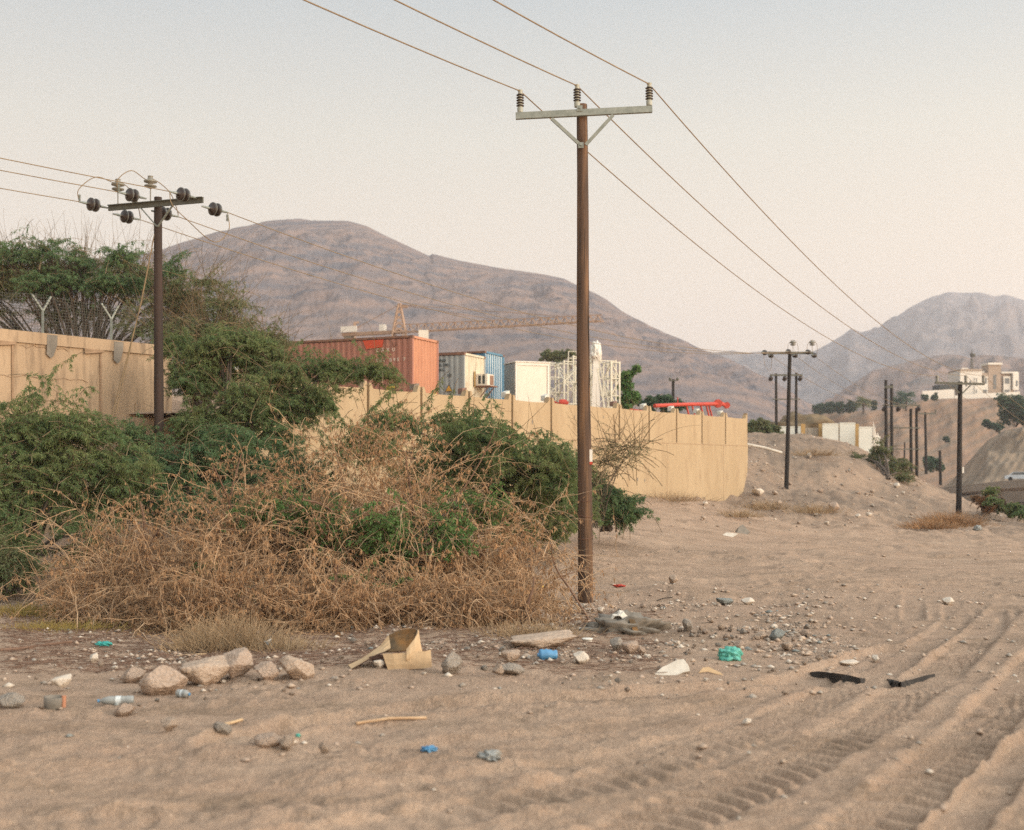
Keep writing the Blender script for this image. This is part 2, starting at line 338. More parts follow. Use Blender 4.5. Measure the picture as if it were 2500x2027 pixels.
# ------------------------------------------------------------------ ground
ctrl=[ # px, py or None, d, z
 (0,None,3,0.05),(1250,None,3,0.05),(2500,None,3,0.05),(-900,None,3,0.05),(3400,None,3,.05),
 (0,None,7,0.02),(1250,None,7,0),(2500,None,7,-0.02),(-900,None,7,0.1),(3400,None,7,-.1),
 (0,None,12,-.10),(1250,None,12,-.12),(2500,None,12,-.15),(-900,None,12,0),(3400,None,12,-.2),
 (0,None,17,-.30),(700,None,17,-.33),(1400,None,18,-.34),(2000,None,17,-.33),(2500,None,17,-.30),(3400,None,18,-.4),(-900,None,18,0),
 (0,None,23,-.40),(700,None,23,-.42),(1427,1470,23,None),(2000,None,23,-.42),(2500,None,23,-.42),(3400,None,25,-.6),(-900,None,25,.6),
 (0,None,28,-.25),(400,None,29,.0),(750,None,31,.2),(1000,None,33,.15),(1300,1331,32,None),(1800,None,32,-.40),(2500,None,32,-.5),(3400,None,34,-1.0),
 (0,None,34,2.0),(400,None,35,2.0),(700,None,36,1.8),(1000,None,40,1.3),(1300,None,44,.9),(1500,None,46,.45),
 (1560,1262,44,None),(1650,1232,50,None),(1740,1235,54,None),(1800,1222,58,None),(1600,1300,40,None),(1750,1290,44,None),(1900,1290,47,None),(2050,1275,52,None),(2200,1272,56,None),
 (1850,1190,63,None),(1850,1150,67,None),(1870,1110,73,None),(1850,1076,80,None),(1920,1203,65,None),(1960,1150,70,None),(1960,1100,76,None),(1950,1070,82,None),
 (1950,1230,58,None),(2050,1215,63,None),(2060,1150,72,None),(2030,1080,83,None),(2110,1112,82,None),(2120,1195,70,None),(2180,1150,80,None),
 (2200,1240,63,None),(2240,1180,79,None),(2300,1205,80,None),(2340,1260,68,None),(2360,1228,76,None),(2430,1258,70,None),(2500,1278,66,None),(2500,1300,55,None),(2400,1300,54,None),(2700,1340,60,None),(3400,None,70,-3),
 (1850,None,100,4.6),(1950,None,105,4.4),(2050,None,105,3.8),(2140,None,105,2.2),(2240,None,104,1.0),(2300,None,105,-.6),(2400,None,100,-2.4),(2550,None,100,-4),(3400,None,110,-5),
 (1000,None,70,4.5),(1300,None,75,4.5),(1600,None,80,4.5),(600,None,60,4.6),(0,None,50,4.4),(-900,None,45,3.5),(-900,None,80,5),
 (1000,None,110,5),(1600,None,115,4.8),(0,None,110,5),
 (-900,None,160,5),(800,None,160,5),(1800,None,160,4),(2100,None,160,-2),(2400,None,160,-6),(3400,None,170,-7)]
cu=[];cv=[];cz=[]
for px,py,d,z in ctrl:
    if z is None: z=CAMZ+(HY-py)/F*d
    cu.append(U(px)*2.2); cv.append(math.log(d)); cz.append(z)
cu=np.array(cu);cv=np.array(cv);cz=np.array(cz)
def _tps(r2): return .5*r2*np.log(r2+1e-9)
n_=len(cu); A=np.zeros((n_+3,n_+3))
A[:n_,:n_]=_tps((cu[:,None]-cu)**2+(cv[:,None]-cv)**2)+np.eye(n_)*1e-4
A[:n_,n_]=1;A[:n_,n_+1]=cu;A[:n_,n_+2]=cv;A[n_,:n_]=1;A[n_+1,:n_]=cu;A[n_+2,:n_]=cv
W_=np.linalg.solve(A,np.concatenate([cz,[0,0,0]]))
def base_z(x,y):
    d=np.clip(y,2.5,170.); u=np.clip(x/d,-.85,.85)*2.2; v=np.log(d)
    r=W_[n_]+W_[n_+1]*u+W_[n_+2]*v
    for i in range(n_): r=r+W_[i]*_tps((u-cu[i])**2+(v-cv[i])**2)
    far=sstep(170,260,y); r=r*(1-far)+(-6.5)*far
    return r
def gp(px,py,z0=0.0):
    d=(CAMZ-z0)*F/(py-HY); return (U(px)*d,d)
# tyre tracks: polylines on the ground given where they run
def spl(pts,n=260):
    pts=np.array(pts,float); t=np.linspace(0,len(pts)-1,n); i=np.clip(t.astype(int),0,len(pts)-2); f=(t-i)[:,None]
    p0=pts[np.clip(i-1,0,len(pts)-1)];p1=pts[i];p2=pts[i+1];p3=pts[np.clip(i+2,0,len(pts)-1)]
    return .5*((2*p1)+(-p0+p2)*f+(2*p0-5*p1+4*p2-p3)*f*f+(-p0+3*p1-3*p2+p3)*f**3)
def track(pxs, z0=-.08): return spl([gp(a,b,z0) for a,b in pxs])
tracks=[ # path, half width, rut depth, lug depth, lug pitch
 (track([(1250,2250),(1650,2010),(1960,1850),(2200,1690),(2350,1560),(2440,1460),(2520,1390)]),.27,.020,.020,.23),
 (track([(1880,2290),(2130,2030),(2330,1840),(2460,1690),(2560,1560),(2680,1450)]),.25,.028,.020,.23),
 (track([(2120,2300),(2330,2040),(2500,1850),(2700,1660),(2900,1500)]),.16,.03,.004,.2),
 (track([(500,2130),(1000,2040),(1450,1930),(1800,1790),(2080,1650),(2270,1530),(2400,1420)]),.22,.014,.012,.22),
 (track([(-300,2090),(300,2030),(800,1975),(1300,1900),(1700,1800),(2020,1680),(2230,1560),(2380,1440)]),.20,.016,.005,.2),
 (track([(-300,1930),(300,1895),(900,1850),(1400,1780),(1800,1700),(2100,1600),(2280,1520)]),.16,.014,.003,.16),
 (track([(560,1830),(800,1765),(1100,1720),(1500,1690),(1900,1640),(2200,1550)]),.26,.040,.0,.16),
 (track([(2230,1500),(2235,1440),(2280,1400),(2380,1370)],-.3),.18,.03,.008,.2),
 (track([(2330,1500),(2330,1450),(2370,1420),(2450,1400)],-.3),.18,.03,.008,.2),
]
def detail_z(x,y):
    near=1-sstep(40,70,y)
    rub=rubble_w(x,y)
    bank=sstep(42,56,y)*(1-sstep(100,160,y))*sstep(.08,.13,x/np.maximum(y,1))
    z=.05*fbm(x*.35,y*.35,4)*near
    z=z+(.036*fbm(x*1.2+5,y*2.6,4))*(.5+.9*(1-sstep(8,16,y)))*near
    z=z+.022*fbm(x*5,y*7,4)*(1-sstep(22,40,y))*(1-.75*sstep(.02,.16,x/np.maximum(y,1))*(1-sstep(14,19,y)))*(.45+1.1*sstep(-.3,.5,fbm(x*.6+40,y*1.1,3)))
    z=z+.09*ridged(x*.5+.3*pn(x,y),y*.8+7,4)*sstep(20,28,y)*(1-sstep(45,60,y))*sstep(-.3,.3,fbm(x*.15,y*.2+3,2))
    z=z+rub*(.07*np.maximum(fbm(x*1.6+3,y*1.6,4),-.2)+.035*fbm(x*6,y*6,3))
    z=z+bank*.30*np.maximum(fbm(x*.35+2,y*.22,4),0)*(1-sstep(60,72,y))
    z=z+bank*(.24*fbm(x*.45,y*.30,5)+.07*fbm(x*1.6,y*1.3,4))
    # low earth heap with rubble beside the pole and smaller ones
    for px,py,r,h in ((1520,1545,.9,.10),(1760,1560,.8,.13),(1650,1440,1.1,.12),(1720,1450,1.0,.10),(1900,1490,1.6,.08),(1300,1560,1.5,.08),(900,1660,1.6,.07)):
        cx,cy=gp(px,py,-.36); z=z+h*np.exp(-(((x-cx)/r)**2+((y-cy)/(r*.8))**2))
    # hollow behind the asphalt edges
    for px,py,rx,ry,h in ((2050,1665,.9,.35,.10),(2220,1660,.8,.3,.08)):
        cx,cy=gp(px,py,-.2); z=z-h*np.exp(-(((x-cx)/rx)**2+((y-cy)/ry)**2))
    return z
def rubble_w(x,y):
    d=np.maximum(y,1); u=x/d
    # band where stones lie: in front of and around the pole
    a=sstep(13.6,15.2,d)*(1-sstep(20.5,25,d))*sstep(-.42,-.3,u)*(1-sstep(.22,.32,u))
    b=sstep(46,54,d)*(1-sstep(90,120,d))*sstep(.08,.12,u)
    return np.clip(a*(.30+1.5*fbm(x*.55,y*.8,4))+.5*b*(.4+1.2*fbm(x*.25,y*.2,3)),0,1)
def track_z(x,y):
    z=np.zeros_like(x); mk=np.zeros_like(x); m=(y<26)&(y>2.2)
    xs=x[m]; ys=y[m]; zz=np.zeros_like(xs); mm=np.zeros_like(xs)
    for path,hw,dep,lug,pit in tracks:
        best=np.full(len(xs),1e9); bs=np.zeros(len(xs)); bd=np.zeros(len(xs))
        seg=path[1:]-path[:-1]; ln=np.linalg.norm(seg,axis=1); cum=np.concatenate([[0],np.cumsum(ln)])
        lo=path.min(0)-1; hi=path.max(0)+1
        sel=np.where((xs>lo[0])&(xs<hi[0])&(ys>lo[1])&(ys<hi[1]))[0]
        if len(sel)==0: continue
        X=xs[sel];Y=ys[sel];B=np.full(len(sel),1e9);S=np.zeros(len(sel));D=np.zeros(len(sel))
        for i in range(0,len(seg),2):
            a=path[i]; e=path[min(i+2,len(path)-1)]-a; l=np.linalg.norm(e)
            if l<1e-6: continue
            e=e/l; t=(X-a[0])*e[0]+(Y-a[1])*e[1]; tc_=np.clip(t,0,l)
            dx=X-a[0]-e[0]*tc_; dy=Y-a[1]-e[1]*tc_; dd=dx*dx+dy*dy; k=dd<B
            B[k]=dd[k]; S[k]=cum[i]+tc_[k]; D[k]=(dx*e[1]-dy*e[0])[k]
        q=np.sqrt(B);
        dep=dep*1.6; ins=1-sstep(hw*.85,hw*1.15,q)
        prof=-dep*ins+dep*.6*np.exp(-((q-hw*1.3)/(hw*.25))**2)*(.75+.6*pn(X*1.5,Y*1.5))
        ph=(S+np.abs(D)*.30+.06*pn(X*1.1,Y*1.1))/pit; g=np.clip(np.sin(2*np.pi*ph)*1.7,-1,1)
        lugs=lug*1.35*g*ins*(.35+.9*sstep(-.45,.1,pn(X*.35+9,Y*.35)))
        if lug>.008:
            zz[sel]=zz[sel]*(1-ins)+prof+lugs; mm[sel]=np.maximum(mm[sel],ins)
        else: zz[sel]+=(prof+lugs)*(1-mm[sel])
    z[m]=zz*(1-sstep(18,25,ys)); mk[m]=mm*(1-sstep(18,25,ys))
    return z,mk
def gz(x,y):
    x=np.atleast_1d(np.asarray(x,float)); y=np.atleast_1d(np.asarray(y,float))
    tz,mk=track_z(x,y); return base_z(x,y)+detail_z(x,y)*(1-.85*mk)+tz
def G(px,py,lo=4,hi=160):
    """ground point seen at a place in the photograph's framing"""
    d=np.exp(np.linspace(math.log(lo),math.log(hi),900)); x=U(px)*d
    z=gz(x,d); ray=CAMZ+(HY-py)/F*d; k=np.where(z>=ray)[0]
    i=k[0] if len(k) else len(d)-1
    return np.array([x[i],d[i],z[i]])

rows=np.concatenate([1/np.linspace(1/2.6,1/24,620),1/np.linspace(1/24.05,1/130,330)[1:],np.geomspace(131,9000,60)])
cols_=np.linspace(-.95,.95,1050); cols_=np.sign(cols_)*np.abs(cols_)**1.25
Yg,Ug=np.meshgrid(rows,cols_,indexing='ij'); Xg=Ug*(Yg+1.5)*.80
zg=gz(Xg.ravel(),Yg.ravel())
nr,nc=Yg.shape
idx=np.arange(nr*nc).reshape(nr,nc)
fa=np.stack([idx[:-1,:-1],idx[:-1,1:],idx[1:,1:],idx[1:,:-1]],-1).reshape(-1,4)
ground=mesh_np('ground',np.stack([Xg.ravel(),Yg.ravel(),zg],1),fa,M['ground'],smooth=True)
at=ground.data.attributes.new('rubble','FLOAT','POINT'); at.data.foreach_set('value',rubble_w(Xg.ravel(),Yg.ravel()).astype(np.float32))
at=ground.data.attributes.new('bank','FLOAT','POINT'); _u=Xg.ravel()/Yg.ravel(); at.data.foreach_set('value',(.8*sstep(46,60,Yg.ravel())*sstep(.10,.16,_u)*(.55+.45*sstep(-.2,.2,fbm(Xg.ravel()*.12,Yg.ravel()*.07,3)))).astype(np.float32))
tag(ground,kind='structure')

# ------------------------------------------------------------------ mountains and hills
def rock_mat(name,c1,c2,c3,band=.02,dist=8.,ang=(0.3,0.2,0),bumpd=6.,vs=.01):
    m,n,b=new_mat(name); N=n.nodes; L=n.links; b.inputs['Roughness'].default_value=.95; b.inputs['Specular IOR Level'].default_value=.1
    tc=N.new('ShaderNodeTexCoord'); mp=N.new('ShaderNodeMapping'); mp.inputs['Rotation'].default_value=ang; L.new(tc.outputs['Object'],mp.inputs[0])
    wv=N.new('ShaderNodeTexWave'); wv.bands_direction='Z'; wv.inputs['Scale'].default_value=band; wv.inputs['Distortion'].default_value=dist
    wv.inputs['Detail'].default_value=5; wv.inputs['Detail Scale'].default_value=.6; wv.inputs['Detail Roughness'].default_value=.65
    L.new(mp.outputs[0],wv.inputs[0])
    nz=N.new('ShaderNodeTexNoise'); nz.inputs['Scale'].default_value=vs; nz.inputs['Detail'].default_value=9; nz.inputs['Roughness'].default_value=.68; L.new(tc.outputs['Object'],nz.inputs['Vector'])
    def mr(v,a,b_,c=0,d=1):
        q=N.new('ShaderNodeMapRange'); q.inputs[1].default_value=a; q.inputs[2].default_value=b_; q.inputs[3].default_value=c; q.inputs[4].default_value=d
        L.new(v,q.inputs[0]); return q.outputs[0]
    x1=N.new('ShaderNodeMix'); x1.data_type='RGBA'; x1.inputs['A'].default_value=(*c1,1); x1.inputs['B'].default_value=(*c2,1); L.new(mr(nz.outputs[0],.38,.62),x1.inputs['Factor'])
    x2=N.new('ShaderNodeMix'); x2.data_type='RGBA'; x2.inputs['B'].default_value=(*c3,1); L.new(mr(wv.outputs['Fac'],.1,.9,0,.45),x2.inputs['Factor']); L.new(x1.outputs['Result'],x2.inputs['A'])
    L.new(x2.outputs['Result'],b.inputs['Base Color'])
    bp=N.new('ShaderNodeBump'); bp.inputs['Distance'].default_value=bumpd; bp.inputs['Strength'].default_value=.9
    ad=N.new('ShaderNodeMath'); ad.operation='MULTIPLY_ADD'; ad.inputs[1].default_value=.15; L.new(wv.outputs['Fac'],ad.inputs[0]); L.new(nz.outputs[0],ad.inputs[2])
    L.new(ad.outputs[0],bp.inputs['Height']); L.new(bp.outputs[0],b.inputs['Normal'])
    return m
def mountain(name, prof, D, D0, zb, material, amp, scl, nu=420, nd=130, depth=1.35, power=.8, seed=0, edge=1.0):
    """prof: crest profile [(px,py)] at distance D; the front slope comes down to D0"""
    pxs=np.array([p[0] for p in prof],float)*1.1677; pys=np.array([p[1] for p in prof],float)*1.1677
    u=np.linspace(U(pxs[0]),U(pxs[-1]),nu)
    crest=CAMZ+(HY-np.interp(u,(pxs-CX)/F,pys))/F*D
    t=np.linspace(0,depth,nd)
    Ug,T=np.meshgrid(u,t,indexing='ij'); d=D0+(D-D0)*T
    f=np.where(T<=1, np.clip(T,0,1)**power, 1-.9*((T-1)/(depth-1)))
    X=Ug*d; Z=zb+(crest[:,None]-zb)*f*(D/D if True else 1)
    # keep the crest line: what stands lower than the crest never rises above the sight line to it
    rel=ridged(X/scl+seed+.4*pn(X/scl*.7,d/scl*.7),d/scl*1.3+seed*2,7,.58)-1.0
    gul=ridged(X/(scl*.35)+seed,d/(scl*1.6),4)-1.0
    k=sstep(.62,.97,T)*(1-sstep(1.05,1.3,T)*.5)
    a=amp*np.clip(f*1.3,0,1)*(1-.85*k*edge)
    Z=Z+a*(rel*.8+gul*.35)
    lim=CAMZ+(crest[:,None]-CAMZ)*np.minimum(d/D,1.0); ex=Z-lim; Z=Z-np.maximum(ex,0)*.92
    X=X+a*.5*fbm(X/scl*1.3,d/scl*1.3+4,3)
    idx=np.arange(nu*nd).reshape(nu,nd)
    fa=np.stack([idx[:-1,:-1],idx[1:,:-1],idx[1:,1:],idx[:-1,1:]],-1).reshape(-1,4)
    o=mesh_np(name,np.stack([X.ravel(),d.ravel(),Z.ravel()],1),fa,material,smooth=True)
    tag(o,kind='structure'); return o
M['rock_big']=rock_mat('folded_brown_rock',(.195,.152,.138),(.120,.113,.122),(.275,.188,.150),.022,9.,(.35,.45,.3),9.,.012)
M['rock_far']=rock_mat('distant_rock',(.17,.14,.13),(.13,.12,.12),(.23,.18,.155),.006,6.,(.3,.2,0),10.,.004)
M['rock_mid']=rock_mat('brown_hill_rock',(.22,.15,.12),(.13,.115,.105),(.28,.185,.145),.02,6.,(.3,.2,0),6.,.012)
M['earthcut']=rock_mat('cut_earth',(.27,.18,.13),(.20,.155,.115),(.34,.21,.135),.12,5.,(.2,.4,0),1.2,.07)
M['earthslope']=rock_mat('dirt_slope',(.25,.185,.13),(.19,.15,.11),(.31,.225,.155),.25,4.,(.6,.9,0),.8,.12)
mountain('mountain',[(-700,640),(-300,590),(0,556),(200,540),(330,525),(400,500),(450,483),(510,470),(560,462),(600,458),(640,457),(690,459),(730,462),(770,474),(800,490),(840,508),(870,522),(900,535),(905,531),(960,545),(1040,560),(1130,573),(1180,582),(1230,603),(1270,625),(1300,650),(1350,678),(1400,700),(1440,717),(1470,731),(1530,752),(1600,790),(1680,838),(1760,875),(1900,930)],900,300,3,M['rock_big'],11,125,nu=900,nd=300,power=.95,seed=3,edge=.97)
mountain('mountain_distant',[(1350,770),(1440,745),(1500,738),(1530,733),(1560,738),(1600,733),(1640,741),(1700,735),(1740,715),(1765,700),(1780,688),(1800,695),(1820,690),(1850,680),(1880,660),(1900,645),(1925,632),(1950,620),(1985,610),(2010,613),(2050,612),(2080,620),(2100,615),(2141,628),(2250,660),(2500,700),(2900,790)],2600,1300,0,M['rock_far'],40,220,nu=380,nd=110,power=.8,seed=9,edge=.92)
mountain('mountain_ridge',[(1600,900),(1720,850),(1790,800),(1830,775),(1870,765),(1900,757),(1950,745),(1990,742),(2020,750),(2050,742),(2090,745),(2141,752),(2300,770),(2600,800),(3000,860)],1150,700,0,M['rock_mid'],26,110,nu=260,nd=90,power=.8,seed=21,edge=.8)

def hill(name, prof, D, D0, zb, material, amp, scl, power=1., nu=240, nd=70, depth=2.2, seed=1, flat=1.0):
    pxs=np.array([p[0] for p in prof],float); pys=np.array([p[1] for p in prof],float)
    u=np.linspace(U(pxs[0]),U(pxs[-1]),nu); crest=CAMZ+(HY-np.interp(u,(pxs-CX)/F,pys))/F*D
    T=np.linspace(0,depth,nd); Ug,Tg=np.meshgrid(u,T,indexing='ij'); d=D0+(D-D0)*Tg
    f=np.clip(Tg,0,1)**power; X=Ug*d
    Z=zb+(crest[:,None]-zb)*f
    back=np.clip((Tg-1),0,None)*(D-D0); Z=Z-back*(1-flat)
    k=np.clip(1-np.abs(Tg-1)/.1,0,1); a=amp*np.clip(f*1.5,0,1)*(1-.9*k)*np.where(Tg>1,.15,1)
    Z=Z+a*(ridged(X/scl+seed,d/scl,5)-1)
    idx=np.arange(nu*nd).reshape(nu,nd)
    fa=np.stack([idx[:-1,:-1],idx[1:,:-1],idx[1:,1:],idx[:-1,1:]],-1).reshape(-1,4)
    return tag(mesh_np(name,np.stack([X.ravel(),d.ravel(),Z.ravel()],1),fa,material,smooth=True),kind='structure')
# cut plateau that carries the villa, and the nearer dirt slope on the right
hill('hill_plateau',[(1900,1075),(1960,1030),(1985,1012),(2060,1006),(2150,1000),(2225,985),(2250,976),(2350,972),(2440,972),(2480,976),(2600,985),(3000,1000)],350,325,-6.5,M['earthcut'],2.4,16,power=.75,depth=4,seed=5)
hill('hill_slope',[(2225,1260),(2290,1200),(2330,1165),(2370,1120),(2410,1075),(2450,1052),(2500,1040),(2600,1015),(3000,980)],235,188,-7.0,M['earthslope'],1.5,10,power=.8,depth=1.6,seed=8,flat=.75)

# road on a bench along the foot of the slope
def strip(name, pts, wd, th, material, kind='structure'):
    mb=MB(); v=[]
    for i,p in enumerate(pts):
        a=Vector(pts[max(i-1,0)]); b=Vector(pts[min(i+1,len(pts)-1)]); t=(b-a); t.z=0; t.normalize(); s=Vector((-t.y,t.x,0))*wd/2; p=Vector(p)
        v+= [p-s,p+s,p+s-Vector((0,0,th)),p-s-Vector((0,0,th))]
    fs=[]
    for i in range(len(pts)-1):
        o=i*4
        for j in range(4): fs.append((o+j,o+(j+1)%4,o+4+(j+1)%4,o+4+j))
    mb.add(v,fs); o=mb.build(name,material); return tag(o,kind=kind)
rd=[P(px,py,d) for px,py,d in ((2290,1196,215),(2350,1192,200),(2420,1184,190),(2500,1175,182),(2620,1165,172),(2800,1155,160))]
strip('road',rd,9,1.2,M['asphalt'])
rd2=[P(px,py,d) for px,py,d in ((2400,1212,150),(2450,1207,142),(2500,1202,135),(2600,1196,125),(2750,1190,115))]
strip('road_lower',rd2,6,3.0,M['asphalt'])

# ------------------------------------------------------------------ walls
def wall_pt(t,k=1.0): return Vector(((-6+18.1*t)*k,(34.6+25.4*t)*k,0))
WD=Vector((18.1,25.4,0)).normalized(); WN=Vector((25.4,-18.1,0)).normalized()   # WN faces the camera side
O_=wall_pt(0); LEN=(wall_pt(1)-wall_pt(0)).length
wall=empty('perimeter_wall',O_,0,'long ochre plastered retaining wall with panels between posts, containers behind it','wall')
def wbuild(mb,name,mats,parent=wall): 
    o=mb.build(name,mats,parent); return o
mb=MB(); Z=Vector((0,0,1))
lo=-4.2
mb.prism([(lo,-1),(LEN-3.5,-1),(LEN-1.6,.3),(LEN-.55,.95),(LEN-.05,2.0),(LEN,3.31),(lo,3.31)],(0,0,0),WD,Z,-WN,.30)
wbuild(mb,'retaining_base',M['plaster'])
mb=MB(); mb.prism([(lo,3.255),(LEN-.02,3.255),(LEN-.02,3.275),(lo,3.275)],WN*.001,WD,Z,WN,.004); wbuild(mb,'wall_joint',M['wall_line'])
for k_ in range(1,6):
    s_0=k_*5.9-1.2; mb=MB(); mb.prism([(s_0,.2),(s_0+.025,.2),(s_0+.02,3.25),(s_0-.005,3.25)],WN*.001,WD,Z,WN,.004); wbuild(mb,'wall_seam',M['wall_line'])
rw=random.Random(12)
for k_ in range(16):
    a_=rw.uniform(2,LEN-2.5); b_=rw.choice([3.05,3.1,1.6,2.2,3.9,4.2])+rw.uniform(-.1,.1); w_=rw.uniform(.02,.07); y_=.001 if b_<3.2 else -.029
    mb=MB(); mb.prism([(a_-w_,b_),(a_,b_-w_*2.2),(a_+w_*.8,b_-w_*.3),(a_+w_*.2,b_+w_)],WN*y_,WD,Z,WN,.004); wbuild(mb,'plaster_chip',M['cement'])
pit=LEN/12.0
capm=['brownblock','brownblock','cement','brownblock','cap_white','cap_white','cap_white','brownblock','cap_white','cap_white','cap_white','cap_white']
for i in range(-1,12):
    s0=i*pit; L_=pit
    e1=.20+.05*random.random(); e2=.20+.05*random.random()
    poly=[(.06,3.312),(L_-.06,3.312),(L_-.06,4.64+e2),(L_-.15,4.64+e2),(L_-.24,4.665),(L_*.5,4.645),(.24,4.665),(.15,4.64+e1),(.06,4.64+e1)]
    mb=MB(); mb.prism(poly,WD*s0-WN*.03,WD,Z,-WN,.20); wbuild(mb,'wall_panel',M['plaster'])
    mb=MB(); mb.prism([(-.055,3.315),(.055,3.315),(.055,4.90),(-.055,4.90)],WD*s0-WN*.13,WD,Z,-WN,.16)
    o=wbuild(mb,'wall_post',M['plaster'])
    mb=MB(); k=capm[i%12]; mb.prism([(-.13,4.76),(.13,4.76),(.13,4.98+.05*random.random()),(-.13,4.95)],WD*s0-WN*.235,WD,Z,-WN,.2); wbuild(mb,'post_head',M[k])
mb=MB(); mb.prism([(-.055,3.315),(.0,3.315),(.0,4.95),(-.055,4.95)],WD*LEN-WN*.03,WD,Z,-WN,.2); wbuild(mb,'wall_post',M['plaster'])

Lw=wall_pt(-.42,1.1); lwall=empty('boundary_wall',Lw,0,'taller ochre wall with coping and a fence on top, behind the left bushes','wall')
ll=(wall_pt(-.159,1.1)-Lw).length
mb=MB(); mb.prism([(0,-1),(ll,-1),(ll,5.36),(0,5.36)],(0,0,0),WD,Z,-WN,.35); wbuild(mb,'wall_face',M['plaster_old'],lwall)
mb=MB(); mb.prism([(0,5.362),(ll,5.362),(ll,5.66),(0,5.66)],WN*.05,WD,Z,-WN,.45); wbuild(mb,'coping',M['plaster_old'],lwall)
mb=MB(); mb.prism([(0,-1),(ll+.4,-1),(ll+.4,3.55),(0,3.62)],WN*.002,WD,Z,WN,.32); wbuild(mb,'ledge',M['plaster_old'],lwall)
tl=(.42-.159)
for tt in (-.385,-.304,-.229):
    s=(wall_pt(tt,1.1)-Lw).length
    mb=MB(); mb.prism([(s,3.63),(s+.05,3.63),(s+.05,5.30),(s,5.30)],WN*.002,WD,Z,WN,.03); wbuild(mb,'pilaster_edge',M['wall_line'],lwall)
    mb=MB(); mb.prism([(s-.5,5.22),(s+.10,5.30),(s+.10,5.36),(s-.5,5.36)],WN*.054,WD,Z,WN,.02); wbuild(mb,'plaster_lip',M['wall_line'],lwall)
for tt in (-.272,-.213):
    s=(wall_pt(tt,1.1)-Lw).length
    mb=MB(); mb.prism([(s-.14,5.12),(s-.02,5.02),(s+.06,5.1),(s+.16,5.38),(s+.17,5.63),(s-.13,5.63)],WN*.054,WD,Z,WN,.006); wbuild(mb,'cement_patch',M['cement'],lwall)
for z0,sa,sb in ((4.62,.5,3.4),(4.50,3.6,6.2),(5.28,4.2,5.6)):
    mb=MB(); pp=[WD*(sa+(sb-sa)*q/14)+WN*.004+Z*(z0+.03*math.sin(q*2.1)+.02*math.sin(q*5.3)) for q in range(15)]; mb.tube(pp,[.003+.008*abs(math.sin(q*1.3)) for q in range(15)],4); wbuild(mb,'plaster_crack',M['wall_line'],lwall)
# return face of the left wall end is the prism end itself
# Y-post mesh fence on the coping
fn=empty('mesh_fence',Lw+Vector((0,0,5.66)),0,'sagging wire mesh fence on Y shaped steel posts along the wall top','fence')
for tt in (-.37,-.275,-.2145):
    s=(wall_pt(tt,1.1)-Lw).length; b=WD*s-WN*.18
    mb=MB(); mb.bar(b-Z*.05,b+Z*.62,.05); mb.bar(b+Z*.60,b+Z*1.0-WD*.30-WN*.02,.045); mb.bar(b+Z*.60,b+Z*1.0+WD*.22+WN*.02,.045); mb.build('fence_post',M['galv'],fn)
mb=MB(); rr=random.Random(5)
Lf=ll-1.0
def fsag(s,h): return h-.03*math.sin(s*2.2)*h+.012*math.sin(s*9)
for j in range(13):
    h=.04+j*.078
    pts=[WD*(k*.25)-WN*(.18+.05*math.sin(k*.7+j*.3))+Z*fsag(k*.25,h) for k in range(int(Lf/.25)+1)]
    mb.tube(pts,.0055,3,cap=False)
for k in range(int(Lf/.085)):
    s=k*.085; pts=[WD*(s+.02*math.sin(j*1.3+k))-WN*(.18+.05*math.sin(s*2.8+j*.3*.9))+Z*fsag(s,.03+j*.16) for j in range(7)]
    mb.tube(pts,.005,3,cap=False)
mb.build('wire_mesh',M['galv_dark'],fn)

# ground of the raised yard behind the walls
yb=[]
mbv=[];nfx=40;nfy=40
for i in range(nfx):
    for j in range(nfy):
        t=-.55+1.56*i/(nfx-1); off=(.32 if t>-.135 else 2.95)+ (j/(nfy-1))**1.5*150
        p=wall_pt(t)-WN*off+WD*0
        z=3.7+1.5*float(sstep(2,16,np.array(off)))+ .06*math.sin(i*1.7+j)
        mbv.append((p.x,p.y,z))
idx=np.arange(nfx*nfy).reshape(nfx,nfy)
fa=np.stack([idx[:-1,:-1],idx[1:,:-1],idx[1:,1:],idx[:-1,1:]],-1).reshape(-1,4)
tag(mesh_np('ground_yard',np.array(mbv),fa,M['ground'],smooth=True),kind='structure')
def yard_z(x,y):
    off=-( (x-O_.x)*WN.x+(y-O_.y)*WN.y ); return 3.7+1.5*float(sstep(2,16,np.array(off)))

# ------------------------------------------------------------------ text
def text_part(txt,size,name,material,parent,O,A,B,spacing=1.0,thick=.004,bold=.0):
    cu_=bpy.data.curves.new('t','FONT'); cu_.body=txt; cu_.size=size; cu_.extrude=thick/2; cu_.space_character=spacing; cu_.offset=bold; cu_.space_line=1.15
    to=bpy.data.objects.new('t',cu_); C.objects.link(to)
    dg=bpy.context.evaluated_depsgraph_get(); me=bpy.data.meshes.new_from_object(to.evaluated_get(dg)); bpy.data.objects.remove(to); bpy.data.curves.remove(cu_)
    me.name=name; me.materials.clear(); me.materials.append(material)
    o=bpy.data.objects.new(name,me); C.objects.link(o); o.parent=parent
    A=Vector(A).normalized();B=Vector(B).normalized();Nn=A.cross(B)
    o.matrix_local=Matrix(((A.x,B.x,Nn.x,O[0]),(A.y,B.y,Nn.y,O[1]),(A.z,B.z,Nn.z,O[2]),(0,0,0,1)))
    return o

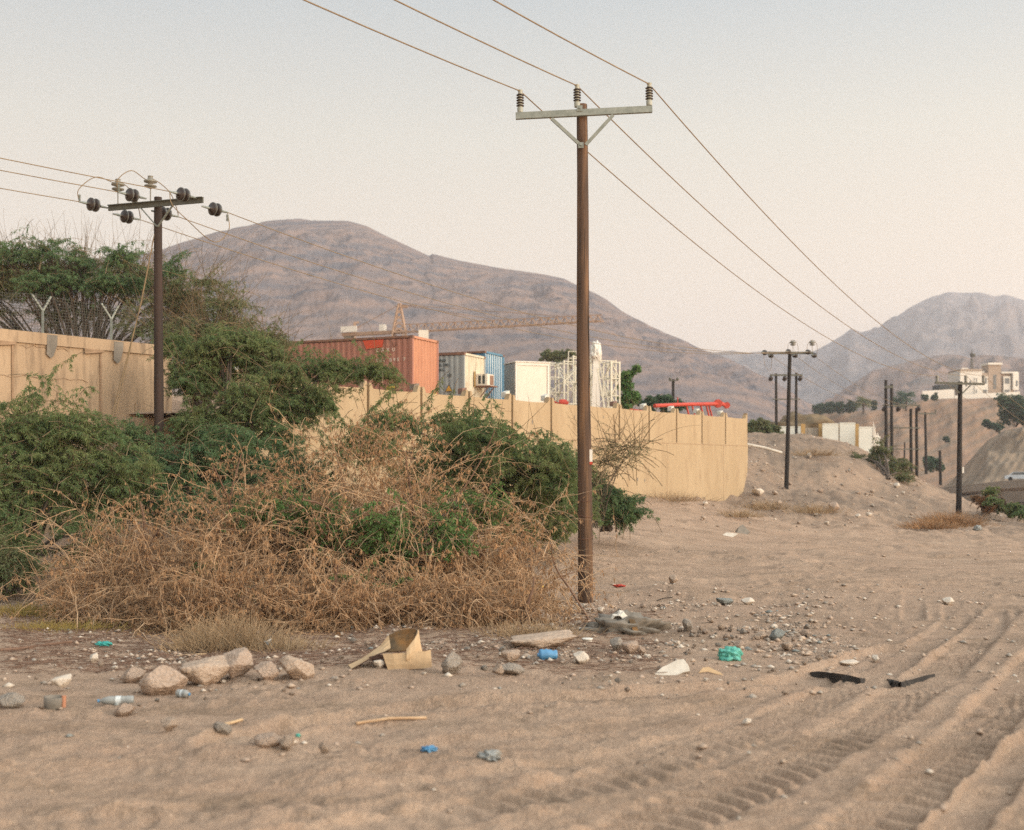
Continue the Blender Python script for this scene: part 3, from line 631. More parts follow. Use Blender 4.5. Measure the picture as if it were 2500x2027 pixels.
# ------------------------------------------------------------------ containers
def corrug(L,depth=.036,pitch=.275):
    """outline along x of outward offset; returns [(x,off)]"""
    n=int(L/pitch); p=L/n; pts=[]
    for i in range(n):
        a=i*p; pts+=[(a,0),(a+p*.30,0),(a+p*.50,-depth),(a+p*.80,-depth)]
    pts.append((L,0)); return pts
def container(corner,zb,phi,L,Wd,H,side,end,rails,label,group,end_out=None,name='shipping_container'):
    """local x runs along the long side away from the corner, y=0 is the long face, x=0 the end face"""
    ang=math.atan2(math.sin(phi),-math.cos(phi))
    root=empty(name,(corner[0],corner[1],zb),ang,label,'container',group)
    r=.12
    def face(mb,pts,fn,mi_out=0,mi_in=0):
        for k in range(len(pts)-1):
            (a,o1),(b,o2)=pts[k],pts[k+1]
            mi=mi_out if (o1==0 or (o2==0 and mi_in==0)) else mi_in
            mb.add([fn(a,o1,r),fn(b,o2,r),fn(b,o2,H-r),fn(a,o1,H-r)],[(0,1,2,3)],mi)
    mb=MB(); pts=[(r+x,o) for x,o in corrug(L-2*r)]
    face(mb,pts,lambda a,o,z:(a,-.02+o,z)); mb.build('side_panel',side,root)
    mb=MB(); face(mb,pts,lambda a,o,z:(L-a,-Wd+.02-o,z)); mb.build('side_panel',side,root)
    mb=MB(); pts=[(r+x,o) for x,o in corrug(Wd-2*r,.045,.25)]
    face(mb,pts,lambda a,o,z:(.02-o,-a,z),0,1); mb.build('end_panel',[end_out or end,end],root)
    mb=MB(); mb.add([(L-.03,0,r),(L-.03,-Wd,r),(L-.03,-Wd,H-r),(L-.03,0,H-r)],[(0,1,2,3)]); mb.build('door_end',end,root)
    mb=MB(); mb.box((.05,-Wd+.05,H-.05),(L-.05,-.05,H-.02)); mb.build('roof',side,root)
    def one(nm,lo,hi,mt): mb=MB(); mb.box(lo,hi); mb.build(nm,mt,root)
    for x in (0,L-r):
        for y in (-Wd,-r): one('corner_post',(x,y,0.1),(x+r,y+r,H-.1),side)
    for y in (-Wd+.0,-.08): one('top_rail',(r,y,H-.09),(L-r,y+.08,H+.005),rails); one('bottom_rail',(r,y,.02),(L-r,y+.08,.14),rails)
    for x in (0,L-.08): one('end_rail',(x,-Wd+r,H-.10),(x+.08,-r,H+.003),end); one('end_sill',(x,-Wd+r,.02),(x+.08,-r,.14),end)
    for x in (-.01,L-.16):
        for y in (-Wd-.01,-.16):
            for z in (-.0,H-.11): one('corner_casting',(x,y,z),(x+.17,y+.17,z+.12),rails)
    return root
PHI=math.radians(23.6)
c1=P(1007,819,50); h1=2.896
oc=container((c1[0],c1[1]),c1[2]-h1,PHI,12.19,2.44,h1,M['orange'],M['orange_end'],M['rust'],'long weathered orange shipping container behind the ochre wall','shipping containers in the yard')
X=(-1,0,0)
def side_text(root,txt,size,x0,z,H,mt,sp=1.0,bold=.012): return text_part(txt,size,'lettering',mt,root,(x0,.012,z),(-1,0,0),(0,0,1),sp,.006,bold)
side_text(oc,"CAXU",.21,1.78,h1-.64,h1,M['lettering'],2.1,.003)
side_text(oc,"907 095 7",.21,1.78,h1-1.08,h1,M['lettering'],1.7,.003)
side_text(oc,"45G1",.21,1.78,h1-1.52,h1,M['lettering'],1.8,.003)
mb=MB(); mb.prism([(.0,0),(1.05,0),(.98,-.32),(.18,-.38)],(2.45,.016,h1-.12),(-1,0,0),(0,0,1),(0,1,0),.004); mb.build('red_decal',M['decalred'],oc)
mb=MB(); mb.box((.85,.014,h1-2.62),(1.25,.02,h1-2.14)); st=mb.build('caution_sticker',M['yellow'],oc)
text_part("CAUTION\n  9 6",.105,'sticker_lettering',M['dark'],st,(1.23,.026,h1-2.30),(-1,0,0),(0,0,1),1.0,.004,.004)
mb=MB(); mb.box((-.012,-2.18,h1-2.72),(-.006,-1.98,h1-2.34)); mb.build('height_sticker',M['yellow'],oc)
mb=MB(); mb.tube([(.95,.02,h1-.22),(.93,.03,h1-.42),(.86,.03,h1-.45),(.80,.03,h1-.40),(.78,.02,h1-.22)],.014,5); mb.build('steel_hook',M['rust'],oc)

c2=P(1133,861,56); h2=2.591
gc=container((c2[0],c2[1]),c2[2]-h2,PHI,6.06,2.44,h2,M['greyc'],M['cream'],M['rust'],'grey sided container with a cream ribbed end carrying an air conditioner','shipping containers in the yard')
side_text(gc,"MRKU",.16,1.42,h2-.40,h2,M['dark'],1.0,.006)
side_text(gc,"051 1755",.16,1.42,h2-.62,h2,M['dark'],1.0,.006)
side_text(gc,"42G1",.16,1.42,h2-.84,h2,M['dark'],1.0,.006)
side_text(gc,"HC",.16,.88,h2-1.12,h2,M['dark'],1.0,.006)
mb=MB(); mb.prism([(0,0),(.42,0),(.21,.36)],(1.02,.014,h2-1.85),(-1,0,0),(0,0,1),(0,1,0),.005); tri=mb.build('warning_triangle',M['dark'],gc)
mb=MB(); mb.prism([(.045,.03),(.375,.03),(.21,.31)],(1.02,.021,h2-1.85),(-1,0,0),(0,0,1),(0,1,0),.004); mb.build('warning_face',M['amber'],tri)
c3=P(1184,857,60); h3=2.896
bc=container((c3[0],c3[1]),c3[2]-h3,PHI,6.06,2.44,h3,M['blue'],M['blue'],M['rust'],'blue container with faded pale ribs on its end, half behind the cream one','shipping containers in the yard',end_out=M['bluefade'])
# split air conditioner hung on the cream end
rot=gc.rotation_euler.z
ac=empty('air_conditioner',gc.matrix_basis@Vector((0,-1.62,h2-1.62)),rot,'boxy white window air conditioner on an angled bracket on the cream container end','air conditioner')
mb=MB(); mb.box((-.62,-.45,.12),(-.0,.32,.68)); mb.build('casing',M['whitebox'],ac)
mb=MB(); mb.box((-.628,-.40,.17),(-.621,.02,.63)); mb.build('coil_grille',M['brownpanel'],ac)
mb=MB(); 
for a in (0,1): mb.box((-.50+a*.22,.321,.2),(-.36+a*.22,.328,.60))
mb.box((-.50,.321,.62),(-.38,.327,.66)); mb.build('side_vent',M['dark'],ac)
mb=MB(); mb.box((-.80,-.52,.06),(.02,.38,.115)); 
for y in (-.40,.28): mb.bar((-.66,y,.07),(.0,y,-.72),.045)
mb.build('bracket',M['rust'],ac)
mb=MB(); mb.box((-.012,.34,.05),(.02,.50,.80)); mb.build('wooden_frame',M['ochrepost'],ac)

# white cabin
c4=P(1258,884,58); PH4=math.radians(70)
def cabin(corner,zb,phi,L,Wd,H,label):
    ang=math.atan2(math.sin(phi),-math.cos(phi)); root=empty('site_cabin',(corner[0],corner[1],zb),ang,label,'cabin')
    mb=MB(); mb.box((0.02,-Wd+.02,0),(L,-.02,H-.02)); mb.build('wall_panel',[M['greyc']],root)
    mb=MB(); mb.box((-.02,-Wd+.12,.1),(.018,-.12,H-.16)); mb.build('end_panel',M['whitebox'],root)
    mb=MB()
    mb.box((-.05,-Wd,0),(.06,-Wd+.10,H)); mb.box((-.05,-.10,0),(.06,0,H)); mb.box((-.048,-Wd+.102,H-.15),(.06,-.102,H)); mb.box((-.1,-Wd-.03,H+.001),(L,.03,H+.05)); mb.build('frame',M['white'],root)
    return root
cabin((c4[0],c4[1]),yard_z(c4[0],c4[1])-.05,PH4,1.7,1.8,c4[2]-yard_z(c4[0],c4[1])+.05,'plain off-white cabin end between the blue container and the lattice frames')

# ------------------------------------------------------------------ lattice frames etc
def lattice(o,wx,wy,H,rz,levels,label,r=.05,name='lattice_frame',group='white lattice mast sections in the yard',mt='latticewhite'):
    root=empty(name,o,rz,label,'crane section',group)
    mb=MB()
    cs=[(0,0),(wx,0),(wx,wy),(0,wy)]
    for x,y in cs: mb=MB(); mb.bar((x,y,0),(x,y,H),r*1.9); mb.build('upright',M[mt],root)
    mb=MB()
    for k in range(levels+1):
        z=H*k/levels
        for i in range(4):
            a=cs[i];b=cs[(i+1)%4]; mb.bar((a[0],a[1],min(max(z,.06),H-.06)),(b[0],b[1],min(max(z,.06),H-.06)),r*1.2)
    mb.build('crossbar',M[mt],root)
    mb=MB()
    for k in range(levels):
        z0=H*k/levels; z1=H*(k+1)/levels
        for i in range(4):
            a=cs[i];b=cs[(i+1)%4]
            if (k+i)%2: a,b=b,a
            mb.bar((a[0],a[1],z0),(b[0],b[1],z1),r)
    mb.build('diagonal_brace',M[mt],root)
    return root
def yz(px,d): 
    x=U(px)*d; return x,d,yard_z(x,d)
for px,d,wx,wy,topy,rz,lv,lb in ((1342,63,1.05,1.3,884,.35,4,'white lattice mast section next to the off-white cabin'),
                              (1377,62,1.15,1.4,880,.30,3,'white lattice mast section with thick uprights, second from the cabin'),
                              (1400,66,1.3,1.2,868,.2,4,'taller white lattice section seen just left of the near pole'),
                              (1462,64,1.0,1.2,878,.3,4,'white lattice section right of the near pole, behind the wrapped boom'),
                              (1492,63,.50,1.0,882,.35,4,'rightmost white lattice section in front of the green tree')):
    x,y,z=yz(px,d); lattice((x,y,z),wx,wy,CAMZ+(HY-topy)/F*d-z,rz,lv,lb,r=.042)
# boom wrapped at its top
x,y,z=yz(1452,61); H=CAMZ+(HY-842)/F*61-z
wb=empty('wrapped_boom',(x,y,z),0,'upright white steel boom with a crumpled tarpaulin over its head','boom')
mb=MB(); mb.prism([(-.22,0),(.32,0),(.16,H*.85),(-.08,H*.85)],(0,0,0),(1,0,0),(0,0,1),(0,-1,0),.25); mb.build('boom_plate',M['white'],wb)
mb=MB(); mb.bar((.7,-.3,0),(.1,-.2,H*.75),.09); mb.bar((1.0,-.3,.1),(.2,-.2,H*.8),.07); mb.build('stay',M['latticewhite'],wb)
def blob(name,rad,mt,parent,seed=0,n=3,am=.25,fr=1.8,loc=(0,0,0),flat=None,smooth=True):
    import bmesh
    bm=bmesh.new(); bmesh.ops.create_icosphere(bm,subdivisions=n,radius=1)
    co=np.array([v.co[:] for v in bm.verts]); nn=fbm(co[:,0]*fr+seed*3.1+co[:,2],co[:,1]*fr-seed+co[:,2]*fr,4)
    co=co*(1+am*nn)[:,None]
    co=co*np.array(rad)
    if flat is not None: co[:,2]=np.maximum(co[:,2],flat)
    for v,c in zip(bm.verts,co): v.co=Vector(c)+Vector(loc)
    me=bpy.data.meshes.new(name); bm.to_mesh(me); bm.free(); me.materials.append(mt)
    me.polygons.foreach_set('use_smooth',np.full(len(me.polygons),smooth,dtype=bool))
    o=bpy.data.objects.new(name,me); C.objects.link(o); 
    if parent is not None: o.parent=parent
    return o
blob('tarpaulin',(.27,.28,.55),M['tarp'],wb,4,4,.45,2.4,(0.05,-.1,H*.90))
# light green rail frame on top
x,y,z=yz(1388,62.5)
mb=MB(); zt=CAMZ+(HY-858)/F*62.5; mb.bar((x,y,z),(x,y,zt),.05); mb.bar((x,y,zt),(x+1.0,y,zt-.04),.04); mb.bar((x+1.0,y,z),(x+1.0,y,zt-.04),.05)
tag(mb.build('pipe_goalpost',M['latticewhite']),'thin pale pipe frame standing above the lattice sections','frame')
# red steelwork lying in the yard
x0=P(1525,1003,60); x1=P(1584,1003,63)
mb=MB(); mb.prism([(0,-.6),(1.25,-.6),(1.25,-.02),(.35,.10),(0,0)],x0,(.97,.24,0),(0,0,1),(0,-1,0),.3)
tag(mb.build('red_steel_beam',M['red']),'low red steel beam end just above the wall near the lattice','beam')
a=P(1598,991,60); b=P(1775,991,66)
rb=empty('red_boom',(a[0],a[1],a[2]),0,'long red crane boom with a knuckled tip resting above the wall','boom')
V3=Vector(b)-Vector(a); n9=V3.normalized()
mb=MB(); mb.tube([(0,0,0),V3*.35+Vector((0,0,.07)),V3*.75+Vector((0,0,.10)),V3*.93+Vector((0,0,.10))],[.10,.10,.11,.12],8); mb.build('boom_tube',M['red'],rb)
mb=MB(); mb.lathe([(.24,-.1),(.24,.1)],V3*.86+Vector((0,-.05,.12)),(0,1,0),12); mb.lathe([(.18,-.14),(.18,.14)],V3*.99+Vector((0,-.05,0.02)),(0,1,0),12); mb.bar(V3*.85+Vector((0,0,.25)),V3+Vector((0,0,-.02)),.16); mb.build('knuckle',M['red'],rb)
mb=MB()
for k in (.42,.50,.62,.70,.74): mb.bar(V3*k+Vector((0,.1,0)),V3*(k+.05)+Vector((0,.1,-.75)),.07)
mb.bar(V3*.3+Vector((0,0,.1)),V3*.3+Vector((0,0,.45)),.05); mb.build('strut',M['red'],rb)
mb=MB(); mb.bar((0,.1,-.45),V3*.5+Vector((0,.1,-.8)),.1); mb.bar(V3*.35+Vector((0,.2,-.6)),V3*.98+Vector((0,.2,-.75)),.12); mb.build('rack',M['latticewhite'],rb)
x,y,z=yz(1362,61)
mb=MB(); pa=P(1342,977,60); mb.bar(pa,P(1366,986,60),.09); mb.lathe([(.16,-.2),(.2,0),(.16,.2)],P(1374,984,60),(1,0,0),8); mb.bar(P(1366,982,60),P(1388,984,60),.16); mb.bar(P(1372,980,60),P(1370,1010,60),.1)
tag(mb.build('red_hoist',M['red']),'small red hoist fitting at the wall top below the lattice','hoist')

# tower crane behind the containers
ct=np.array([U(975)*150,150.0]); zc=19.4
tcr=empty('tower_crane',(ct[0],ct[1],5.0),0,'ochre yellow tower crane with a long jib in front of the mountain','crane')
zj=zc-5.0; jd=Vector((24.9,-11,0)).normalized(); jn=Vector((-jd.y,jd.x,0))
def lat_beam(mb,a,b,wd,ht,n,r):
    a=Vector(a);b=Vector(b);t=(b-a)/n; s=jn*wd/2; u=Vector((0,0,ht))
    mb.bar(a-s,b-s,r);mb.bar(a+s,b+s,r);mb.bar(a+u,b+u*.75,r)
    for i in range(n):
        p=a+t*i;q=p+t; f=1-.25*i/n
        mb.bar(p-s,p+t*.5+u*f,r*.7);mb.bar(p+t*.5+u*f,q-s,r*.7);mb.bar(p+s,p+t*.5+u*f,r*.7);mb.bar(p+t*.5+u*f,q+s,r*.7);mb.bar(p-s,q+s,r*.6)
mb=MB()
for sx in (-.8,.8):
    for sy in (-.8,.8): mb.bar((sx,sy,-1),(sx,sy,zj),.17)
for k in range(9):
    z0=-1+k*(zj+1)/9; z1=-1+(k+1)*(zj+1)/9
    for a,b in (((-.8,-.8),(.8,-.8)),((.8,-.8),(.8,.8)),((.8,.8),(-.8,.8)),((-.8,.8),(-.8,-.8))):
        mb.bar((*a,z0),(*b,z1),.12); mb.bar((*a,z1),(*b,z1),.12)
mb.build('mast',M['cranepaint'],tcr)
mb=MB()
for sx in (-.8,.8):
    for sy in (-.8,.8): mb.bar((sx,sy,zj),(sx*.15,sy*.15,zj+3.7),.20)
for k in range(5):
    f0=1-.85*k/5;f1=1-.85*(k+1)/5
    mb.bar((-.8*f0,-.8*f0,zj+k*.74),(.8*f1,-.8*f1,zj+(k+1)*.74),.14); mb.bar((.8*f0,-.8*f0,zj+k*.74),(-.8*f1,-.8*f1,zj+(k+1)*.74),.14); mb.bar((.8*f0,.8*f0,zj+k*.74),(.8*f1,-.8*f1,zj+(k+1)*.74),.14)
mb.bar((0,0,zj+3.3),(1.1,-.4,zj+3.3),.3); mb.build('tower_head',M['cranepaint'],tcr)
mb=MB(); lat_beam(mb,(0,0,zj),jd*27.5+Vector((0,0,zj+.1)),1.1,1.0,26,.10); mb.build('jib',M['cranepaint'],tcr)
mb=MB(); mb.prism([(0,-.25),(8.6,-.25),(8.6,.15),(0,.15)],(0,0,zj+.2),-jd,(0,0,1),jn,.9); mb.build('counter_jib',M['cranepaint'],tcr)
mb=MB(); mb.prism([(6.2,.2),(8.6,.2),(8.6,.95),(6.2,.95)],jn*-.2+Vector((0,0,zj+.2)),-jd,(0,0,1),-jn,.12); sg=mb.build('sign_board',M['white'],tcr)
mb=MB(); mb.prism([(2.3,.16),(3.0,.16),(3.0,1.0),(2.3,1.0)],(0,0,zj+.2),-jd,(0,0,1),jn,.7); mb.build('winch_box',M['white'],tcr)
mb=MB(); mb.prism([(7.3,-1.2),(8.3,-1.2),(8.3,-.27),(7.3,-.27)],(0,0,zj+.2),-jd,(0,0,1),jn,.9); mb.build('counterweight',M['cement'],tcr)
mb=MB(); hp=Vector((0,0,zj+3.6)); mb.tube([hp,-jd*7.8+Vector((0,0,zj+.3))],.05,4); mb.tube([hp,jd*13+Vector((0,0,zj+1.1))],.04,4); mb.tube([hp,jd*22+Vector((0,0,zj+1.0))],.04,4); mb.build('tie_bar',M['cranepaint'],tcr)
mb=MB(); pc=jd*4.0+jn*-.9+Vector((0,0,zj-1.3)); mb.box((pc.x-.6,pc.y-.5,pc.z),(pc.x+.6,pc.y+.5,pc.z+1.3)); mb.build('operator_cab',M['whitebox'],tcr)
pm=P(866,818,230); mb=MB(); mb.bar((pm[0],pm[1],5),(pm[0],pm[1],P(866,789,230)[2]),.5); mb.bar(P(864,789,230),P(876,787,230),.35)
tag(mb.build('jib_crane',M['cranepaint']),'tiny ochre crane mast standing beyond the tower crane counter jib','crane')

# ------------------------------------------------------------------ poles
def shaft(parent,x,y,z0,z1,r0,r1,mt,lean=(0,0),n=14):
    k=14; pts=[];rad=[]
    for i in range(k+1):
        t=i/k; pts.append((x+lean[0]*t+.012*math.sin(t*5+x),y+lean[1]*t,z0+(z1-z0)*t)); rad.append((r0*(1-t)+r1*t)*(1+.02*math.sin(i*2.1)))
    mb=MB(); mb.tube(pts,rad,n); return mb.build('shaft',mt,parent)
def post_insulator(parent,base,h=.42,r=.072,n=14,lean=(0,0,1)):
    """stacked-shed line post: pale body, dark sheds"""
    mb=MB(); pr=[(.062,0),(.064,.10),(.046,.12)]
    prof=[(.052,0),(.058,.085),(.045,.10),(.040,.36),(.045,.37),(.034,.40),(.05,.425),(.045,.44)]
    mb.lathe([(a*r/.072,b*h/.44) for a,b in prof],base,lean,n); body=mb.build('insulator',M['porc_pale'],parent)
    mb=MB()
    for k in range(5):
        zc_=.13+k*.052; mb.lathe([(.04*r/.072,(zc_-.014)*h/.44),(r,(zc_-.006)*h/.44),(r*.98,(zc_+.006)*h/.44),(.04*r/.072,(zc_+.02)*h/.44)],base,lean,n)
    mb.build('shed',M['porcelain'],body); return body
# near pole
pb=P(1427,1470,23); PX,PY=float(pb[0]),23.0
gzp=float(gz(PX,PY)[0])
pole=empty('utility_pole',(PX,PY,gzp),0,'nearest tall weathered wooden power pole with a steel crossarm in the bare lot','utility pole')
def LP(px,py,d=22.86): q=P(px,py,d); return Vector((q[0]-PX,q[1]-PY,q[2]-gzp))
ztop=float(P(1420,256,23)[2])-gzp
k=22; pts=[];rad=[]
for i in range(k+1):
    t=i/k; z=-.3+(ztop+.3)*t; pts.append((0.02-.075*t+.008*math.sin(t*9),0,z)); rad.append((.152*(1-t)+.105*t)*(1+.012*math.sin(i*1.9)))
mb=MB(); mb.tube(pts,rad,22); mb.build('shaft',M['wood'],pole)
mb=MB()   # long drying cracks
for (x_,za,zb_) in ((.095,3.0,6.2),(.105,4.2,5.6),(.06,1.2,2.4),(.03,6.2,8.4),(-.02,.3,1.1)):
    pp=[]
    for i in range(9):
        z=za+(zb_-za)*i/8; t=(z+.3)/(ztop+.3); rr=.152*(1-t)+.105*t; xx=min(x_+.004*math.sin(i*1.7),rr*.85)
        pp.append((.02-.075*t+xx,-math.sqrt(max(rr*rr-xx*xx,1e-5))+.004,z))
    mb.tube(pp,[.002]+[.006]*7+[.002],5)
mb.build('drying_crack',M['black'],pole)
al=LP(1259,284); ar=LP(1592,267)
mb=MB(); mb.bar(al,ar,.09,.125); mb.build('crossarm',M['galv'],pole)
mb=MB(); mb.bar(LP(1347,290,22.75),LP(1412,350,22.78),.06,.05,up=(0,1,0)); mb.build('brace',M['galv'],pole)
mb=MB(); mb.bar(LP(1497,281,22.75),LP(1430,354,22.78),.06,.05,up=(0,1,0)); mb.build('brace',M['galv'],pole)
for px,py in ((1412,265),(1415,355)):
    q=LP(px+3,py,22.82); mb=MB(); mb.box((q.x-.055,q.y-.02,q.z-.055),(q.x+.055,q.y+.0,q.z+.055)); mb.lathe([(.018,0),(.018,.03)],(q.x,q.y-.02,q.z),(0,-1,0),6); mb.build('bolt_plate',M['galv'],pole)
ins_base=[(1270,275),(1409,262),(1585,258)]
wire_main=[]
for px,py in ins_base:
    q=LP(px,py,22.9); post_insulator(pole,(q.x,q.y,q.z),.44,.077); wire_main.append((PX+q.x,PY+q.y,gzp+q.z+.42))
q=LP(1437,1130,23); t=(q.z+.3)/(ztop+.3); rr=.152*(1-t)+.105*t
mb=MB(); mb.box((rr-.045,-.10,q.z+.02),(rr+.012,-.02,q.z+.26)); np_=mb.build('number_plate',M['white'],pole)
mb=MB(); mb.box((rr-.046,-.101,q.z-.035),(rr+.013,-.019,q.z+.018)); mb.build('red_tag',M['red'],np_)
mb=MB()
for zz,ph in ((2.02,.3),(1.72,-.2),(1.28,.4),(.95,.1)):
    t=(zz+.3)/(ztop+.3); rr=(.152*(1-t)+.105*t)+.006
    mb.tube([(.02+rr*math.cos(a),rr*math.sin(a),zz+.05*math.sin(a+ph)) for a in np.linspace(0,6.28,22)],.006,4)
mb.build('barbed_wire',M['rust'],pole)

def wire(name,pts_,label,group,r=.011,cat='power line'):
    mb=MB(); mb.tube(pts_,r,5); o=mb.build(name,M['wire']); return tag(o,label,cat,group)
def cat(a,b,S,n=26): 
    a=Vector(a);b=Vector(b); return [a.lerp(b,i/n)-Vector((0,0,4*S*(i/n)*(1-i/n))) for i in range(n+1)]
# far right pole
def gpole(px_b,py_b,px_t,py_t,d,r0,r1,label,name='utility_pole',grp=None,mt='wood_far',sink=.4):
    b=P(px_b,py_b,d); t=P(px_t,py_t,d); o=empty(name,b,0,label,'utility pole',grp)
    lean=(t[0]-b[0],0); f=sink/max(t[2]-b[2],.1)
    shaft(o,-lean[0]*f,0,-sink,t[2]-b[2],r0,r1,M[mt],(lean[0]*(1+f),0),12); return o,b,t
rp,rb_,rt_=gpole(2340,1262,2345,932,68,.17,.12,'leaning dark power pole at the right edge of the lot, dry bush at its foot')
def RL(px,py,d=67.8): q=P(px,py,d); return Vector(q)-Vector(rb_)
mb=MB(); mb.bar(RL(2283,935),RL(2403,938),.14,.13); mb.build('crossarm',M['galv_dark'],rp)
mb=MB(); mb.bar(RL(2330,945),RL(2342,960),.06); mb.build('brace',M['galv_dark'],rp)
mb=MB(); mb.bar(RL(2368,942),RL(2348,962),.06); mb.build('brace',M['galv_dark'],rp)
far_ins=[]
for px in (2288,2358,2401):
    q=RL(px,934); mb=MB(); mb.lathe([(.07,0),(.10,.08),(.07,.12),(.10,.2),(.07,.24),(.10,.32),(.06,.42)],q,(0,0,1),10); mb.build('insulator',M['porc_grey'],rp); far_ins.append(Vector(rb_)+q+Vector((0,0,.40)))
mb=MB(); q=RL(2350,1155); mb.box((q.x-.04,q.y-.1,q.z),(q.x+.04,q.y,q.z+.35)); mb.build('number_plate',M['white'],rp)
prev_off=Vector((-24.7,-45,0))
ends=[P(2560,1090,110),P(2600,1080,110),P(2650,1075,110)]
for i,lb in enumerate(('left of the three wires carried on the near pole crossarm','middle one of the three wires carried on the near pole, over the shaft','right of the three wires carried on the near pole crossarm')):
    a=Vector(wire_main[i]); pre=a+prev_off+Vector((0,0,.0))
    pts_=cat(pre,a,1.2,40)+cat(a,far_ins[i],1.42,40)[1:]+cat(far_ins[i],ends[i],.6,14)[1:]
    wire('power_line',pts_,lb,'wires on the near pole',.0125)

# strain pole on the left
LX,LY=-8.76,29.0; lz=float(gz(LX,LY)[0])
lp=empty('strain_pole',(LX,LY,lz),0,'dark wooden pole at left with dark disc insulators at its crossarm','utility pole')
def S(px,py,d=29.0): q=P(px,py,d); return Vector((q[0]-LX,q[1]-LY,q[2]-lz))
zt=float(P(387,482,29)[2])-lz
shaft(lp,0,0,-.3,zt,.135,.095,M['wood_dark'],(0,0),16)
az=zt-.20; L0=Vector((-1.3,.45,az)); R0=Vector((1.3,-.45,az)); al_=(R0-L0).normalized()
mb=MB(); off=Vector((-.04,-.14,0)); mb.bar(L0+off,R0+off,.05,.14); mb.bar(L0+off+Vector((0,-.03,.06)),R0+off+Vector((0,-.03,.06)),.10,.02); mb.build('crossarm',M['galv_dark'],lp)
mb=MB(); mb.bar((-.45,.0,az-.05),(0.0,-.12,az-.55),.05,.02); mb.build('brace',M['galv'],lp)
mb=MB(); mb.bar((.45,-.3,az-.05),(.02,-.12,az-.55),.05,.02); mb.build('brace',M['galv'],lp)
ld=Vector((24.1,36,0)).normalized()
def discs(parent,p,d,r=.165,far=False,nm='strain_insulator'):
    mb=MB(); p=Vector(p); d=Vector(d)
    prof=[]
    mb.lathe([(.03,-.20),(.05,-.17),(.055,-.14),(r*.75,-.12),(r,-.08),(r*.98,-.055),(r*.55,-.05),(.05,-.03),(.055,0),(r*.75,.02),(r,.06),(r*.98,.085),(r*.55,.09),(.05,.11),(.03,.2)],p,d,16)
    o=mb.build(nm,M['porcelain'],parent)
    mb=MB(); 
    for s_ in (-.082,.058): mb.lathe([(r*1.01,s_-.004),(r*1.01,s_+.004)],p,d,16)
    mb.lathe([(.02,-.42),(.035,-.2)],p,d,6); mb.lathe([(.035,.2),(.02,.42)],p,d,6); mb.build('metal_fitting',M['galv'],o)
    return o
sp=[L0+off,Vector((0,-.14,az))-al_*.28,R0+off-al_*.15]
att_in=[];att_out=[]
for i,p in enumerate(sp):
    zo=Vector((0,0,.05 if i else -.0))
    a=p-ld*.45+zo+(Vector((0,0,.1)) if i==1 else Vector((0,0,0))); b=p+ld*.55-Vector((0,0,.12))
    discs(lp,a,ld); discs(lp,b,ld)
    att_in.append(Vector((LX,LY,lz))+a-ld*.4); att_out.append(Vector((LX,LY,lz))+b+ld*.4)
pins=[L0.lerp(R0,.10)+off,L0.lerp(R0,.45)+off]
for p in pins:
    mb=MB(); mb.tube([p,p+Vector((0,0,.42))],.014,6); mb.lathe([(.05,.40),(.15,.44),(.15,.47),(.06,.49),(.06,.52),(.16,.55),(.16,.585),(.08,.60),(.06,.68),(.07,.70)],p,(0,0,1),14); mb.build('pin_insulator',M['porc_grey'],lp)
Lo=Vector((LX,LY,lz))
def jumper(parent,pts_):
    P3=[Vector(p) for p in pts_]; q=[]
    for i in range(len(P3)-1):
        p0=P3[max(i-1,0)];p1=P3[i];p2=P3[i+1];p3=P3[min(i+2,len(P3)-1)]
        for k in range(6):
            t=k/6; q.append(.5*((2*p1)+(-p0+p2)*t+(2*p0-5*p1+4*p2-p3)*t*t+(-p0+3*p1-3*p2+p3)*t**3))
    q.append(P3[-1]); mb=MB(); mb.tube(q,.011,5); return mb.build('jumper_wire',M['wire'],parent)
for i in (0,1):
    a=att_in[i]-Lo; b=att_out[i]-Lo; t=pins[i]+Vector((0,0,.60))
    jumper(lp,[a,a+Vector((-.02,0,.30)),a.lerp(t,.5)+Vector((-.08,0,.38)),t+Vector((-.12,0,.02)),t+Vector((.12,0,-.0)),t.lerp(b,.45)+Vector((.18,0,.10)),b+Vector((0,0,.12)),b])
    mb=MB(); 
    for k in range(5): mb.lathe([(.02,0),(.035,.01),(.02,.025)],a+Vector((0,0,.03+.03*k)),(0,0,1),8)
    mb.build('clamp',M['galv'],lp)
a=att_in[2]-Lo;b=att_out[2]-Lo
jumper(lp,[a,a+Vector((.05,0,-.3)),a+Vector((.35,.1,-.62)),a.lerp(b,.75)+Vector((0,0,-.85)),b+Vector((.03,0,-.45)),b])
mb=MB()
for k in range(5): mb.lathe([(.02,0),(.038,.012),(.02,.03)],b+Vector((0,0,-.08-.035*k)),(0,0,1),8)
mb.build('clamp',M['galv'],lp)
# guy wires
gx=empty('guy_wire',(LX,LY,lz),0,'pair of stay wires slanting down from the left pole into the bushes','stay wire')
for k in (0,.18):
    mb=MB(); mb.tube([(-.05,-.05,az-.55),(-.35-k*.1,-.2,az-2.4),(-.95+k*.4,-.5,az-5.1),(-1.35+k*.3,-.75,max(az-7.6,0.3))],.012,5); mb.build('stay_strand',M['wire'],gx)
